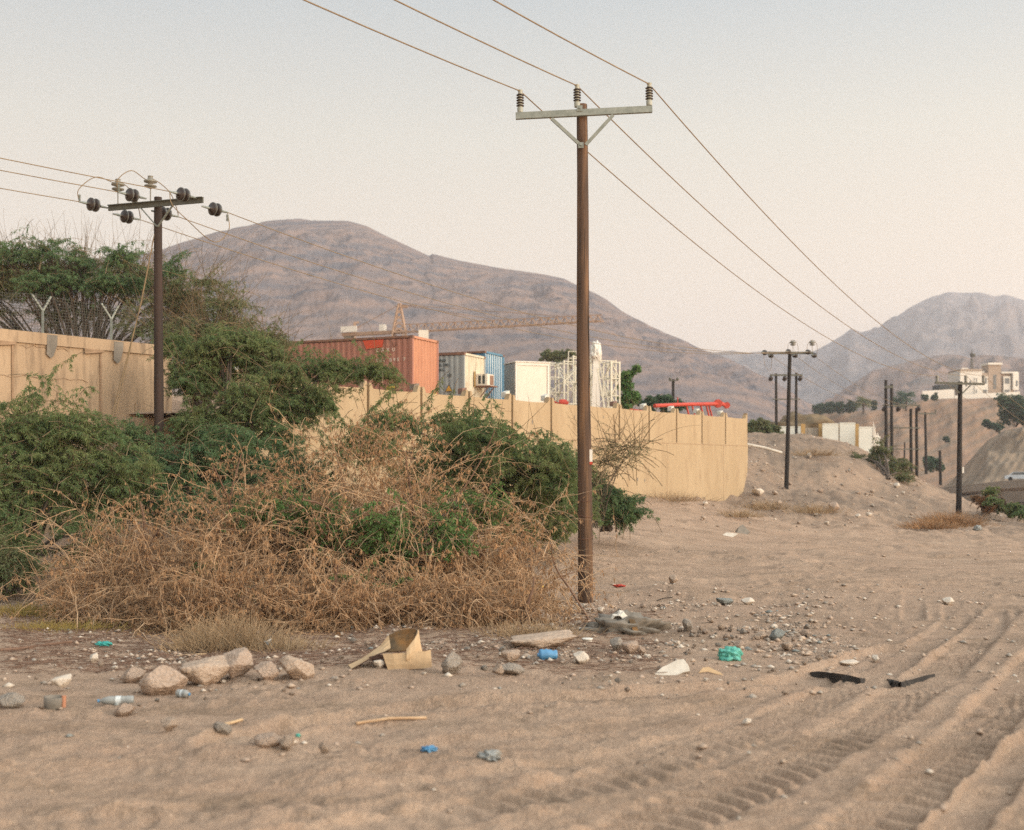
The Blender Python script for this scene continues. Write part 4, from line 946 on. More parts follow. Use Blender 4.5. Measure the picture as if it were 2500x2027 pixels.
# mid pole on the bank
mp,mb_,mt_=gpole(1919,1206,1929,862,65,.13,.10,'slender dark pole on the dirt bank beyond the wall end, with disc insulators')
def ML(px,py,d=64.8): q=P(px,py,d); return Vector(q)-Vector(mb_)
mb=MB(); mb.bar(ML(1863,862),ML(1985,862),.10,.13); mb.build('crossarm',M['galv_dark'],mp)
mid_in=[]
for px,py in ((1867,861),(1925,859),(1973,860)): discs(mp,ML(px,py,64.5),ld,.14); mid_in.append(Vector(mb_)+ML(px,py,64.3))
mid_out=[]
for px,py in ((1882,868),(1941,868),(1988,868)): discs(mp,ML(px,py,65.4),ld,.14); mid_out.append(Vector(mb_)+ML(px,py,65.6))
for px in (1936,1983):
    p=ML(px,862); mb=MB(); mb.tube([p,p+Vector((0,0,.42))],.014,6); mb.lathe([(.05,.40),(.16,.44),(.16,.47),(.06,.5),(.17,.55),(.17,.58),(.07,.68)],p,(0,0,1),12); mb.build('pin_insulator',M['porc_grey'],mp)
    jumper(mp,[p+Vector((-.28,0,0)),p+Vector((-.26,0,.45)),p+Vector((0,0,.72)),p+Vector((.24,0,.5)),p+Vector((.30,0,-.05))])
jumper(mp,[ML(1865,866),ML(1867,890),ML(1880,905),ML(1884,885),ML(1884,872)])
for i,lb in enumerate(('left','middle','right')):
    a=att_in[i]; pre=a-ld*46+Vector((0,0,1.5))
    wire('power_line',cat(pre,a,.9,30),{'left':'lowest of the three wires reaching the left pole from the left edge','middle':'middle of the three wires reaching the left pole from the left edge','right':'topmost of the three wires reaching the left pole from the left edge'}[lb],'wires arriving at the left pole',.011)
    wire('power_line',cat(att_out[i],mid_in[i],1.15,44),{'left':'lowest of the thin wires crossing the mountain from the left pole','middle':'middle one of the thin wires crossing the mountain from the left pole','right':'topmost of the thin wires crossing the mountain from the left pole'}[lb],'wires crossing the mountain',.0115)
for i,(px,py,lb) in enumerate(((2158,992,'left of the faint wires falling from the bank pole'),(2200,992,'middle one of the faint wires falling from the bank pole'),(2240,992,'right of the faint wires falling from the bank pole'))):
    wire('power_line',cat(mid_out[i],P(px,py,104),.7,20),lb,'faint wires beyond the bank pole',.012)
# H frames
def hframe(spec,arms,d,label,r=.14):
    x0=spec[0]; b=P(x0[0],x0[2],d); o=empty('h_frame_pole',b,0,label,'utility pole')
    for (px,ty,by) in spec:
        q=P(px,by,d)-b; t=P(px,ty,d)-b; shaft(o,q[0],0,q[2]-.6,t[2],r,r*.8,M['wood_far'],(0,0),10)
    for (xa,xb,y,th,ins) in arms:
        mb=MB(); mb.bar(P(xa,y,d-.16)-b,P(xb,y,d-.16)-b,th,th); ob=mb.build('crossarm',M['galv_dark'],o)
        for px in ins: mb=MB(); mb.lathe([(.05,.2),(.2,.1),(.2,0),(.08,-.05),(.2,-.1),(.2,-.2),(.05,-.3)],P(px,y+8,d-.3)-b,(0,-.6,.3),10); mb.build('strain_insulator',M['porcelain'],o)
    return o
hframe([(1895,912,1072),(1944,911,1070)],[(1880,1959,916,.16,(1882,1916,1954)),(1886,1954,975,.10,())],108,'two legged pole frame with two crossarms on the bank left of the white panels')
hframe([(2163,928,1085),(2177,938,1130)],[(2160,2180,945,.22,())],103,'pair of dark poles seen almost edge on beside the broken white post',.15)
hframe([(2224,998,1164),(2238,996,1172)],[(2156,2246,990,.14,(2159,2194,2243)),(2172,2246,1045,.12,()),(2172,2246,1097,.09,())],104,'pair of dark poles carrying three long thin crossarms on the slope edge',.15)
o,b,t=gpole(2261,1150,2259,1006,150,.19,.15,'thin pole with a small crossarm standing below the plateau cliff')
mb=MB(); mb.bar(Vector(P(2240,1010,149.8)-b),Vector(P(2283,1010,149.8)-b),.16); mb.bar(Vector(P(2283,1010,149.8)-b),Vector(P(2285,1000,149.8)-b),.14); mb.build('crossarm',M['galv_dark'],o)
gpole(2296,1176,2295,1100,130,.17,.14,'short dark pole in the gap left of the leaning right pole')
gpole(2207,1142,2209,1080,160,.12,.10,'thin short pole low in the valley between the pole pairs')
o,b,t=gpole(1643,985,1644,926,95,.14,.11,'short dark pole rising behind the wall over the shrubs',sink=1.4)
mb=MB(); mb.bar(Vector(P(1633,930,94.8)-b),Vector(P(1656,929,94.8)-b),.07); 
for px in (1636,1664-10): mb.lathe([(.05,0),(.13,.1),(.05,.25)],Vector(P(px,929,94.8)-b),(0,0,1),8)
mb.build('crossarm',M['galv_dark'],o)
o=empty('radio_mast',P(2373,975,372),0,'thin lattice antenna mast rising behind the villa','mast')
mb=MB(); hh=float(P(2373,852,372)[2]-P(2373,975,372)[2])
for sx,sy in ((-.5,0),(.5,0),(0,.8)): mb.bar((sx,sy,0),(sx*.5,sy*.5,hh*.8),.22)
mb.bar((0,0,hh*.8),(0,0,hh),.2); mb.build('mast_legs',M['galv_dark'],o)
mb=MB(); mb.lathe([(.5,0),(.9,.5),(.9,1.1)],(0,-.6,hh*.83),(0,0,1),8); mb.build('dish_antenna',M['galv_dark'],o)

# ------------------------------------------------------------------ villa on the plateau
D=360; vb=P(2340,975,D); s_=D/F
villa=empty('villa',vb,0,'cream and beige flat roofed villa with a square tower on the plateau','house')
def vbox(px0,px1,py0,py1,y0,y1,mt,name,parent=villa):
    mb=MB(); mb.box(((px0-2340)*s_,y0,(975-py1)*s_),((px1-2340)*s_,y1,(975-py0)*s_)); return mb.build(name,M[mt],parent)
vbox(2341,2394,905,975,-1,9,'housewhite','wing_wall'); vbox(2354,2370,897,905,2,6,'housewhite','roof_box')
vbox(2394,2412,911,975,0,9,'housebeige','centre_wall')
vbox(2411,2446,910,975,1.5,10,'housebeige','centre_wall'); vbox(2394,2407,906,911,1,8,'housewhite','parapet')
vbox(2413,2444,889,975,0,5,'housebeige','tower'); vbox(2411,2446,886,891,-.5,5.4,'housewhite','tower_parapet')
vbox(2444,2476,911,975,.5,9,'housebeige','wing_wall'); vbox(2470,2484,911,953,-1,8,'housewhite','wing_wall'); vbox(2444,2485,908,912,-.4,9,'housewhite','parapet')
vbox(2341,2394,902,906,-1.3,9,'housebeige','parapet')
for i,(px0,px1,py0,py1) in enumerate(((2376,2384,922,966),(2396,2411,920,966),(2449,2466,919,966))):
    o=vbox(px0,px1,py0,py1,-.35 if i else -1.3,0.2,'housewhite','window_bay')
    y_=(-.42 if i else -1.36)
    for zz in ((924,937),(952,960)): vbox(px0+3,px1-3,zz[0],zz[1],y_,y_+.05,'glass','window_pane',o)
for px0 in (2354,2364,2477): vbox(px0,px0+4,930,944,-1.06,-1.0,'glass','window')
vbox(2425,2432,915,950,-.06,0,'glass','tower_window')
gw=empty('garden_wall',P(2250,976,D-6),0,'white boundary wall along the plateau edge in front of the villa','wall')
s6=(D-6)/F
def gwall(pts,name,mt):
    mb=MB(); 
    for (a,ta,ba),(b,tb,bb) in zip(pts[:-1],pts[1:]):
        mb.add([((a-2250)*s6,0,(976-ba)*s6),((b-2250)*s6,0,(976-bb)*s6),((b-2250)*s6,0,(976-tb)*s6),((a-2250)*s6,0,(976-ta)*s6),((a-2250)*s6,.4,(976-ba)*s6),((b-2250)*s6,.4,(976-bb)*s6),((b-2250)*s6,.4,(976-tb)*s6),((a-2250)*s6,.4,(976-ta)*s6)],[(0,1,2,3),(7,6,5,4),(3,2,6,7),(0,4,5,1),(1,5,6,2),(0,3,7,4)])
    return mb.build(name,M[mt],gw)
gwall([(2252,955,980),(2330,950,980)],'beige_wall','housewhite'); gwall([(2331,966,980),(2400,961,980),(2460,958,978),(2490,956,978)],'white_wall','white')
vbox(2285,2340,941,952,-3,3,'dark','shed_roof')
# ------------------------------------------------------------------ panels beyond the bank
shf=empty('sheet_fence',P(2008,1084,118),0,'sheet metal fence of tall white panels and a corrugated gate beyond the dirt bank','fence')
def panel(px0,px1,py0,py1,d,mt,label,name='fence_panel',grp='sheet panels beyond the dirt bank'):
    mb=MB(); a=P(px0,py1,d);b=P(px1,py0,d); n=max(2,int((b[0]-a[0])/.28)); x=a[0]
    if mt=='sheetmetal':
        st_=(b[0]-a[0])/n
        for i in range(n): mb.box((a[0]+i*st_,d-.06*(i%2),a[2]-1.2),(a[0]+(i+1)*st_-.002,d+.05,b[2]))
    else:
        mb.box((a[0],d,a[2]-1.2),(b[0],d+.08,b[2])); mb.box((a[0],d-.03,b[2]-.12),(b[0],d-.002,b[2])); 
    o=mb.build(name,M[mt],shf); o.location=-shf.location; o['label']=label; return o
panel(1903,1956,1041,1075,121,'fencewhite','low pale panel behind the two legged pole frame')
panel(1966,2001,1045,1079,119,'sheetmetal','grey brown corrugated sheet gate left of the two white panels')
panel(2008,2047,1034,1083,118,'fencewhite','left of the two tall plain white panels beyond the bank')
panel(2050,2088,1032,1084,118.3,'fencewhite','right of the two tall plain white panels beyond the bank')
panel(2097,2130,1042,1095,117,'fencewhite','pale panel partly behind the feathery green bush')
for px,lb in ((1961,'ochre post beside the corrugated gate, on its left'),(2004,'ochre post beside the corrugated gate, on its right'),(2092,'brown post right of the two white panels')):
    mb=MB(); a=P(px,1080,118.6); mb.box((a[0]-.2,118.6,a[2]-1.2),(a[0]+.2,118.8,P(px,1035,118.6)[2])); o=mb.build('fence_post',M['ochrepost'],shf); o.location=-shf.location
mb=MB(); a=P(2139,1110,90); rr=random.Random(3)
for i in range(5): mb.tube([(a[0]+(i-2)*.12,90+.05*i,a[2]-.3),(a[0]+(i-2)*.11+.03,90,a[2]+1.4),(a[0]+(i-2)*.10-.02,90,P(2139,1030+i*9 if i!=2 else 1060,90)[2])],[.07,.07,.02],6)
tag(mb.build('splintered_post',M['white']),'bleached white splintered stump sticking up beside the feathery bush','stump')
tm=blob('thatched_heap',(3.9,2.2,1.7),M['thatch'],None,11,4,.35,1.8,(0,0,0)); tm.location=P(1963,1052,124); tag(tm,'brown thatched mound behind the corrugated gate','heap')
mb=MB(); mb.tube([P(1822,1085,62),P(1868,1094,62),P(1909,1106,62)],.075,8); tag(mb.build('pale_pipe',M['foam']),'pale pipe sticking out from the wall end over the bank','pipe')

# car on the road
cp=Vector(P(2489,1174,184)); car=empty('parked_car',cp,math.radians(-20),'silver saloon car on the far road at the right edge','car')
prof=[(-2.2,.30),(-2.15,.75),(-1.5,.92),(-.9,1.38),(.7,1.42),(1.35,1.0),(2.1,.88),(2.2,.35)]
mb=MB(); mb.prism(prof,(0,.85,0),(1,0,0),(0,0,1),(0,-1,0),1.7); mb.build('body',M['carpaint'],car)
mb=MB(); mb.prism([(-1.3,.95),(-.85,1.32),(.62,1.36),(1.1,1.0)],(0,-.855,0),(1,0,0),(0,0,1),(0,-1,0),.01); mb.build('side_window',M['glass'],car)
for x in (-1.35,1.35):
    for y in (-.86,.68): mb=MB(); mb.lathe([(.32,0),(.32,.18)],(x,y,.32),(0,1,0),14); mb.build('wheel',M['tyre'],car)

# ------------------------------------------------------------------ vegetation
def tubes(paths,radii,n=3):
    """paths (N,K,3) radii (N,K) -> verts, quads"""
    N,K,_=paths.shape
    t=np.empty_like(paths); t[:,1:-1]=paths[:,2:]-paths[:,:-2]; t[:,0]=paths[:,1]-paths[:,0]; t[:,-1]=paths[:,-1]-paths[:,-2]
    t/=np.linalg.norm(t,axis=2,keepdims=True)+1e-9
    ref=np.where(np.abs(t[...,2:3])<.9,np.array([0,0,1.]),np.array([1.,0,0]))
    a=np.cross(t,ref); a/=np.linalg.norm(a,axis=2,keepdims=True)+1e-9; b=np.cross(a,t)
    vs=[]
    for j in range(n):
        th=2*np.pi*j/n; vs.append(paths+(a*math.cos(th)+b*math.sin(th))*radii[...,None])
    V=np.stack(vs,2).reshape(-1,3)
    base=(np.arange(N)[:,None]*K+np.arange(K-1)[None,:])*n
    fs=[]
    for j in range(n):
        j2=(j+1)%n; fs.append(np.stack([base+j,base+n+j,base+n+j2,base+j2],-1).reshape(-1,4))
    return V,np.concatenate(fs)
def bez(A,B,Cc,K):
    t=np.linspace(0,1,K)[None,:,None]; return (1-t)**2*A[:,None]+2*t*(1-t)*B[:,None]+t*t*Cc[:,None]
def unit(v): return v/(np.linalg.norm(v,axis=-1,keepdims=True)+1e-9)
def lobes_sample(lobes,n,rng,shell=.55,up=0.0):
    c=np.array([P(l[0],l[1],l[2]) for l in lobes]); r=np.array([[l[3],l[4],l[5]] for l in lobes]); wt=np.array([(l[3]*l[5]*l[4])**(2/3)*(l[6] if len(l)>6 else 1) for l in lobes]); wt/=wt.sum()
    k=rng.choice(len(lobes),n,p=wt); v=unit(rng.normal(size=(n,3))); v[:,2]=np.where((v[:,2]<0)&(rng.random(n)<up),-v[:,2],v[:,2])
    rad=rng.random(n)**(1/3*shell*1.6)
    return c[k]+v*r[k]*rad[:,None], c[k], v, k
def leaves(paths,t0,per,ln,wd,rng,droop=.55,along=.4,jit=.35,clump=None):
    """leaf quads along paths"""
    N,K,_=paths.shape
    t=(t0+(1-t0)*rng.random((N,per)))
    if clump is not None: t=t0+(1-t0)*np.clip((np.floor(rng.random((N,per))*clump)+rng.random((N,per))*.25)/clump,0,1)
    f=t*(K-1); i=np.clip(f.astype(int),0,K-2); fr=(f-i)[...,None]
    ar=np.arange(N)[:,None]
    p=paths[ar,i]*(1-fr)+paths[ar,i+1]*fr; tg=unit(paths[ar,i+1]-paths[ar,i])
    p=p.reshape(-1,3); tg=tg.reshape(-1,3); n=len(p)
    side=unit(np.cross(tg,unit(rng.normal(size=(n,3)))))
    d=unit(side*.8+tg*along+np.array([0,0,-droop])+rng.normal(size=(n,3))*jit)
    wv=unit(np.cross(d,rng.normal(size=(n,3))))
    L=ln*(.6+.8*rng.random((n,1))); Wd=wd*1.25*(.7+.6*rng.random((n,1)))
    sag=np.array([0,0,-1])*L*.12
    a=p; m1=p+d*L*.45+wv*Wd/2; m2=p+d*L*.45-wv*Wd/2; e=p+d*L+sag
    V=np.stack([a,m1,e,m2],1).reshape(-1,3); Fq=np.arange(n*4).reshape(-1,4)
    return V,Fq
def green_plant(name,label,catg,lobes,base,ntw,per,leafmat,twlen=1.0,leaf=(.09,.018),seed=1,twmat='twig_green',tw_r=.005,t0=.2,limbs=14,limb_r=.05,droop=.55,group=None,shell=.5,arch=.28,bare=0,clipz=None,updir=0.15,leafpart='crown',sub=7):
    rng=np.random.default_rng(seed)
    root=empty(name,base,0,label,catg,group); b=np.array(base,float)
    pt,ce,v,k=lobes_sample(lobes,ntw,rng,shell,.35)
    if clipz is not None: 
        keep=pt[:,2]>clipz(pt); pt,ce,v,k=pt[keep],ce[keep],v[keep],k[keep]
    if sub>0: n=max(len(pt)//sub,1); pt,ce,v,k=pt[:n],ce[:n],v[:n],k[:n]
    n=len(pt)
    outd=unit(v*np.array([1,1,.35])+rng.normal(size=(n,3))*.45+np.array([0,0,updir]))
    L=twlen*(.6+rng.random((n,1))*.9)*(1.5 if sub>0 else 1)
    st=pt-outd*L; mid=(st+pt)/2+np.array([0,0,1])*L*arch; end=pt-np.array([0,0,1])*L*.22*rng.random((n,1))
    paths=bez(st,mid,end,8); paths+=rng.normal(size=paths.shape)*.012*twlen
    rad=np.linspace(tw_r*1.7,tw_r*.5,8)[None,:]*np.ones((n,1))
    V,Fq=tubes(paths-b,rad)
    if sub>0:
        m=sub+1; t=.22+.78*(np.arange(m)[None,:]+rng.random((n,m))*.8)/m; f=np.clip(t,0,.999)*7; i=f.astype(int); fr=(f-i)[...,None]; ar=np.arange(n)[:,None]
        p0=(paths[ar,i]*(1-fr)+paths[ar,i+1]*fr).reshape(-1,3); tg=unit(paths[ar,i+1]-paths[ar,i]).reshape(-1,3); q=len(p0)
        sg=np.where(np.arange(q)%2==0,1.,-1.)[:,None]; sd=unit(np.cross(tg,np.array([0,0,1.])))*sg
        d=unit(sd*.75+tg*.75+rng.normal(size=(q,3))*.18+np.array([0,0,.05])); l=twlen*.48*(1.15-.6*t.reshape(-1,1))*(.6+.8*rng.random((q,1)))
        p2=bez(p0,p0+d*l*.55+np.array([0,0,.06])*l,p0+d*l-np.array([0,0,.28])*l,5)
        V2,F2=tubes(p2-b,np.linspace(tw_r*.8,tw_r*.4,5)[None,:]*np.ones((q,1))); V,Fq=np.concatenate([V,V2]),np.concatenate([Fq,F2+len(V)])
        Vl,Fl=leaves(p2-b,.05,int(per*.72),leaf[0],leaf[1],rng,droop*.8,.45,.22)
    else: Vl,Fl=leaves(paths-b,t0,per,leaf[0],leaf[1],rng,droop)
    mesh_np('twigs',V,Fq,M[twmat],root); mesh_np(leafpart,Vl,Fl,M[leafmat],root)
    # limbs from the base to the lobes
    idx=rng.choice(n,limbs,replace=limbs>n); tp=ce[idx]*.6+pt[idx]*.4
    A=np.tile(b,(limbs,1))+rng.normal(size=(limbs,3))*np.array([.15,.15,0]); mid=(A+tp)/2+np.array([0,0,.25])*np.linalg.norm(tp-A,axis=1,keepdims=True)+rng.normal(size=(limbs,3))*.15
    pl=bez(A,mid,tp,9)+rng.normal(size=(limbs,9,3))*.02; V,Fq=tubes(pl-b,np.linspace(limb_r,limb_r*.25,9)[None,:]*(.6+.6*rng.random((limbs,1))),6); mesh_np('trunk',V,Fq,M['bark'],root,smooth=True)
    if bare>0:
        idx=rng.choice(n,bare); A=ce[idx]*.5+pt[idx]*.5; od=unit(v[idx]*np.array([.8,.8,.6])+np.array([0,0,.7])+rng.normal(size=(bare,3))*.3); l=twlen*(1.2+1.2*rng.random((bare,1)))
        pl=bez(A,A+od*l*.6+rng.normal(size=(bare,3))*.15,A+od*l+rng.normal(size=(bare,3))*.25,8)
        V,Fq=tubes(pl-b,np.linspace(.009,.003,8)[None,:]*np.ones((bare,1))); mesh_np('bare_twigs',V,Fq,M[twmat],root)
    return root
above=lambda off: (lambda p: gz(p[:,0],p[:,1])+off)

# A: big bush on the left
A_l=[(-140,1130,25.5,1.5,1.2,1.6),(60,1075,25.5,1.5,1.1,1.15,1.3),(190,1110,25.5,1.3,1.1,1.05,1.3),(310,1175,25.5,.95,.9,.75),(20,1230,24.5,1.1,.9,1.1,1.2),(120,1190,25,1.0,.9,.8),(30,1360,23.6,.65,.6,.7,1.3),(-60,1300,24,1,.9,1.2),(250,1240,25.6,1.1,.8,.6),(210,1330,24.8,1.0,.8,.6,.9)]
green_plant('mesquite_bush','big drooping mesquite bush filling the left edge below the tall wall','bush',A_l,P(40,1440,24.5),3600,46,'leaf',.85,(.085,.017),11,clipz=above(.05),shell=.6,limbs=22)
# low grey green bush at the very left edge
green_plant('grey_green_shrub','low grey green shrub hugging the ground at the left edge','bush',[(30,1390,22.5,.7,.5,.45),(-30,1380,22.5,.7,.5,.5)],P(30,1445,22.6),420,34,'leaf_olive',.5,(.07,.014),12,clipz=above(.0),limbs=8,limb_r=.02)
# D: dark mass between
D_l=[(330,1075,28.5,.9,.8,.5),(400,1180,27.5,1.3,1,.85,1.3),(560,1130,27.5,1.2,1,.95,1.3),(690,1180,27,1.1,.9,.9,1.2),(500,1250,26,1.4,.9,.8),(790,1220,27,1,.9,.7),(300,1210,27,1.1,.9,.6)]
green_plant('mesquite_bush','dark spreading mesquite between the left pole and the dry brush','bush',D_l,P(520,1330,27),3000,44,'leaf_dark',.75,(.085,.017),13,clipz=above(0),shell=.6,limbs=20)
# C: tree leaning over the wall towards the orange container
C_l=[(560,860,31,1.35,1.1,.62,1.1),(700,925,30.5,1.05,.9,.45,1.1),(815,905,30.5,.85,.7,.30,1.1),(905,905,30.5,.75,.5,.22,1.0),(950,930,30.3,.45,.4,.28,.7),(610,1000,29.5,.95,.9,.75,1.2),(720,995,30,.75,.7,.55,1.1),(780,985,30,.55,.5,.35,.8),(480,930,30.5,.9,.8,.6),(490,1040,29.5,.9,.8,.5),(690,1080,29.5,.5,.5,.5,.8),(640,870,31,.8,.8,.5),(430,850,31.5,.6,.6,.4)]
green_plant('mesquite_tree','feathery green mesquite tree spreading in front of the orange container','tree',C_l,P(560,1210,29.5),4600,46,'leaf',.70,(.08,.016),14,shell=.6,limbs=26,limb_r=.07,droop=.5,bare=60)
# E: right of the brush, behind the near pole
E_l=[(900,1100,26,1.0,.8,.6,.8),(960,1040,27,.9,.8,.55,.8),(1180,1090,26.5,1.2,.9,.7,1.2),(1330,1150,27.5,1.1,.9,.9,1.2),(1090,1040,28,1.0,.8,.45,.7),(1130,1110,28,1.2,1,.6,1.1),(1240,1170,28.5,1.3,1.1,.95,1.3),(1340,1200,29.5,1.05,1,.95,1.3),(1370,1130,30.5,.75,.7,.6),(1320,1290,29,1.1,.8,.5),(1230,1270,28,1.1,.8,.6),(1050,1180,27,1.2,.9,.8),(1420,1250,30.5,.6,.6,.6)]
green_plant('mesquite_bush','wide green mesquite between the dry brush and the near pole','bush',E_l,P(1250,1330,29.5),4600,44,'leaf',.75,(.085,.017),15,clipz=above(.02),shell=.6,limbs=22,bare=60)
green_plant('mesquite_bush','small round dark green bush right of the near pole by the wall foot','bush',[(1475,1230,33,.85,.7,.55),(1520,1245,33.5,.65,.6,.45),(1440,1210,33,.5,.5,.5)],P(1480,1295,33.4),1050,42,'leaf_dark',.6,(.085,.018),16,clipz=above(.05),shell=.6,limbs=12)
# sparse olive shrub in front of the wall, right of the pole
green_plant('sparse_shrub','sparse olive twiggy shrub fanning out against the wall right of the near pole','bush',[(1490,1110,32,.75,.5,.55),(1550,1095,32,.55,.4,.28),(1450,1150,32,.45,.4,.6)],P(1450,1290,32),300,9,'leaf_olive',.75,(.05,.011),17,tw_r=.006,limbs=20,limb_r=.011,shell=.9,bare=60,updir=.3,arch=.15,sub=4)
# B: tree behind the wall, left
B_l=[(-80,720,42,2.2,1.6,1.3),(70,690,42,1.9,1.7,1.15,1.2),(200,680,42,1.7,1.5,1.0,1.1),(320,690,42,1.5,1.4,.95),(430,735,41,1.4,1.3,.85),(530,790,40,1.3,1.2,.7),(600,825,39.5,.9,.9,.45),(380,800,40,1.6,1.1,.6),(200,770,42,1.9,1.3,.6,.6)]
green_plant('acacia_tree','wide thorny tree behind the mesh fence with bare twigs over its crown','tree',B_l,(P(178,830,42)[0],42.0,3.9),3000,30,'leaf_olive',.95,(.10,.018),18,shell=.55,limbs=44,limb_r=.07,bare=800,tw_r=.007)
B2=[(30,625,41,1.5,1,.35),(110,600,41,1.0,.8,.22),(190,640,41,1.3,1,.4),(290,620,40.5,1.0,.8,.28),(120,690,40.5,1.5,1,.4),(300,690,40.5,1.3,.8,.4),(430,660,40,.8,.7,.18),(250,700,40.5,1.2,.7,.5)]
green_plant('mesquite_tree','deep green flat topped tree behind the mesh fence, mixed into the thorny one','tree',B2,(P(210,830,41)[0],41.0,3.9),1050,40,'leaf_dark',.8,(.10,.02),19,shell=.7,limbs=22,limb_r=.07)
green_plant('mesquite_tree','olive tree behind the wall between the left pole and the mountain foot','tree',[(560,740,39,1.0,.8,.25,.6),(500,690,39.5,1.1,.8,.2,.6),(520,820,38.5,1.3,1,.5),(650,830,38.5,.9,.8,.35),(440,830,38.5,1.1,1,.5)],(P(500,900,39)[0],39.0,3.9),1200,34,'leaf_olive',.9,(.09,.017),20,shell=.7,limbs=20,bare=120,tw_r=.006)

# dry brush: tangle of dead thorny branches
def dry_brush(name,label,lobes,base,n1,n2,n3,seed,leafn,group=None,floor=0.0):
    rng=np.random.default_rng(seed); root=empty(name,base,0,label,'brush',group); b=np.array(base,float)
    def grow(st,d0,L,K,curl,grav,r0,r1):
        n=len(st); p=np.empty((n,K,3)); p[:,0]=st; d=d0.copy(); tw=rng.normal(size=(n,3))
        for i in range(1,K):
            tw=unit(tw*.85+rng.normal(size=(n,3))*.5); d=unit(d+tw*curl+np.array([0,0,-grav])); p[:,i]=p[:,i-1]+d*(L/(K-1))[:,None]
        lowz=gz(p[...,0].ravel(),p[...,1].ravel()).reshape(p.shape[:2])+.01
        p[...,2]=np.maximum(p[...,2],lowz)
        return p,np.linspace(r0,r1,K)[None,:]*(.6+.8*rng.random((n,1)))
    # long arching stems
    pt,ce,v,k=lobes_sample(lobes,n1,rng,.9,.6)
    st=ce+rng.normal(size=ce.shape)*np.array([.5,.35,.2]); st[:,2]=gz(st[:,0],st[:,1])
    d0=unit((pt-st)*np.array([.7,.7,1])+np.array([0,0,.8])+rng.normal(size=st.shape)*.35); L=np.linalg.norm(pt-st,axis=1)*(.85+.6*rng.random(n1))
    p,r=grow(st,d0,L,18,.17,.10,.0115,.0025); p[:,1:]+=rng.normal(size=p[:,1:].shape)*.011; V,Fq=tubes(p-b,r,4); mesh_np('stems',V,Fq,M['twig_dry'],root)
    # thick dark branches
    q,r=grow(st[:26],d0[:26],L[:26]*.8,12,.15,.05,.035,.012); V,Fq=tubes(q-b,r,6); mesh_np('branches',V,Fq,M['twig_dark'],root,smooth=True)
    # side shoots growing off the stems
    nb=n2; si=rng.integers(0,len(p),nb); sj=rng.integers(4,p.shape[1]-1,nb); st2=p[si,sj]; tg=unit(p[si,sj+1]-p[si,sj])
    d0=unit(tg*.55+rng.normal(size=(nb,3))*np.array([.75,.6,.6])+np.array([0,0,.12])); L=.35+.75*rng.random(nb)
    p2,r=grow(st2,d0,L,9,.20,.07,.0062,.0018); p2[:,1:]+=rng.normal(size=p2[:,1:].shape)*.008; V,Fq=tubes(p2-b,r,3); mesh_np('twigs',V,Fq,M['twig_dry'],root)
    # fine twigs
    pt,ce,v,k=lobes_sample(lobes,n3,rng,.6,.2); ok=pt[:,2]>gz(pt[:,0],pt[:,1])+.02; pt,v=pt[ok],v[ok]; n=len(pt)
    d0=unit(rng.normal(size=(n,3))); L=.18+.3*rng.random(n)
    nh=n//2; k2=rng.integers(0,len(p2),nh); k3=rng.integers(2,8,nh); pt[:nh]=p2[k2,k3]
    p3,r=grow(pt,d0,L,6,.25,.10,.004,.002); V,Fq=tubes(p3-b,r,3); mesh_np('fine_twigs',V,Fq,M['twig_in'],root)
    # hanging dead leaf clusters
    Va,Fa_=leaves(p2-b,.1,leafn,.075,.016,rng,1.5,.2,.30,clump=3); Vb,Fb=leaves(p3-b,.3,leafn,.06,.014,rng,1.2,.2,.4,clump=2)
    mesh_np('dead_leaves',np.concatenate([Va,Vb]),np.concatenate([Fa_,Fb+len(Va)]),M['deadleaf'],root)
    return root
dl=[(430,1360,20.5,1.2,.9,.8,.9),(640,1330,21,1.3,1.1,1.2,1.2),(850,1330,21,1.4,1.1,1.2,1.3),(1000,1300,21.5,1.15,1,1.1,1.1),(1150,1330,21.5,1.1,.9,.8,.8),(1270,1420,21,.8,.8,.6,.5)]
dlo=[(640,1180,21.5,1.2,.8,.7,1.6),(850,1130,22,1.3,.8,.8,1.7),(980,1085,22,1.0,.8,.8,1.3),(1130,1210,22,1.1,.8,.6,.7),(1260,1290,21.5,.9,.7,.55,.6),(450,1230,21.5,1.0,.7,.35),(940,1060,22.5,.5,.5,.5,.5)]
dry_brush('dry_thorn_brush','huge tangled heap of dead tan thorn branches in the middle of the lot',dl,P(850,1540,20),460,3300,3400,31,10)
dry_brush('dry_thorn_brush','open upper tangle of pale thorny branches standing above the dead heap',dlo,P(900,1500,21),430,1700,1500,37,9)
dl2=[(560,1470,19,1.6,.6,.55),(820,1500,18.6,1.6,.6,.5),(1080,1500,19,1.3,.6,.5),(1240,1500,19.5,.8,.5,.3,.7)]
dry_brush('dry_thorn_brush','low dense skirt of dead brown brush behind the cardboard and boulders',dl2,P(800,1575,18.6),400,2900,3300,32,12)
dl3=[(240,1370,21,.7,.7,.75),(340,1320,21.5,1.0,.8,.95),(250,1460,20,1.1,.7,.4),(400,1420,20.5,1.0,.7,.55)]
dry_brush('dry_thorn_brush','arching bare tan brush at the left end of the dead heap',dl3,P(270,1520,20),420,1500,1300,33,5)
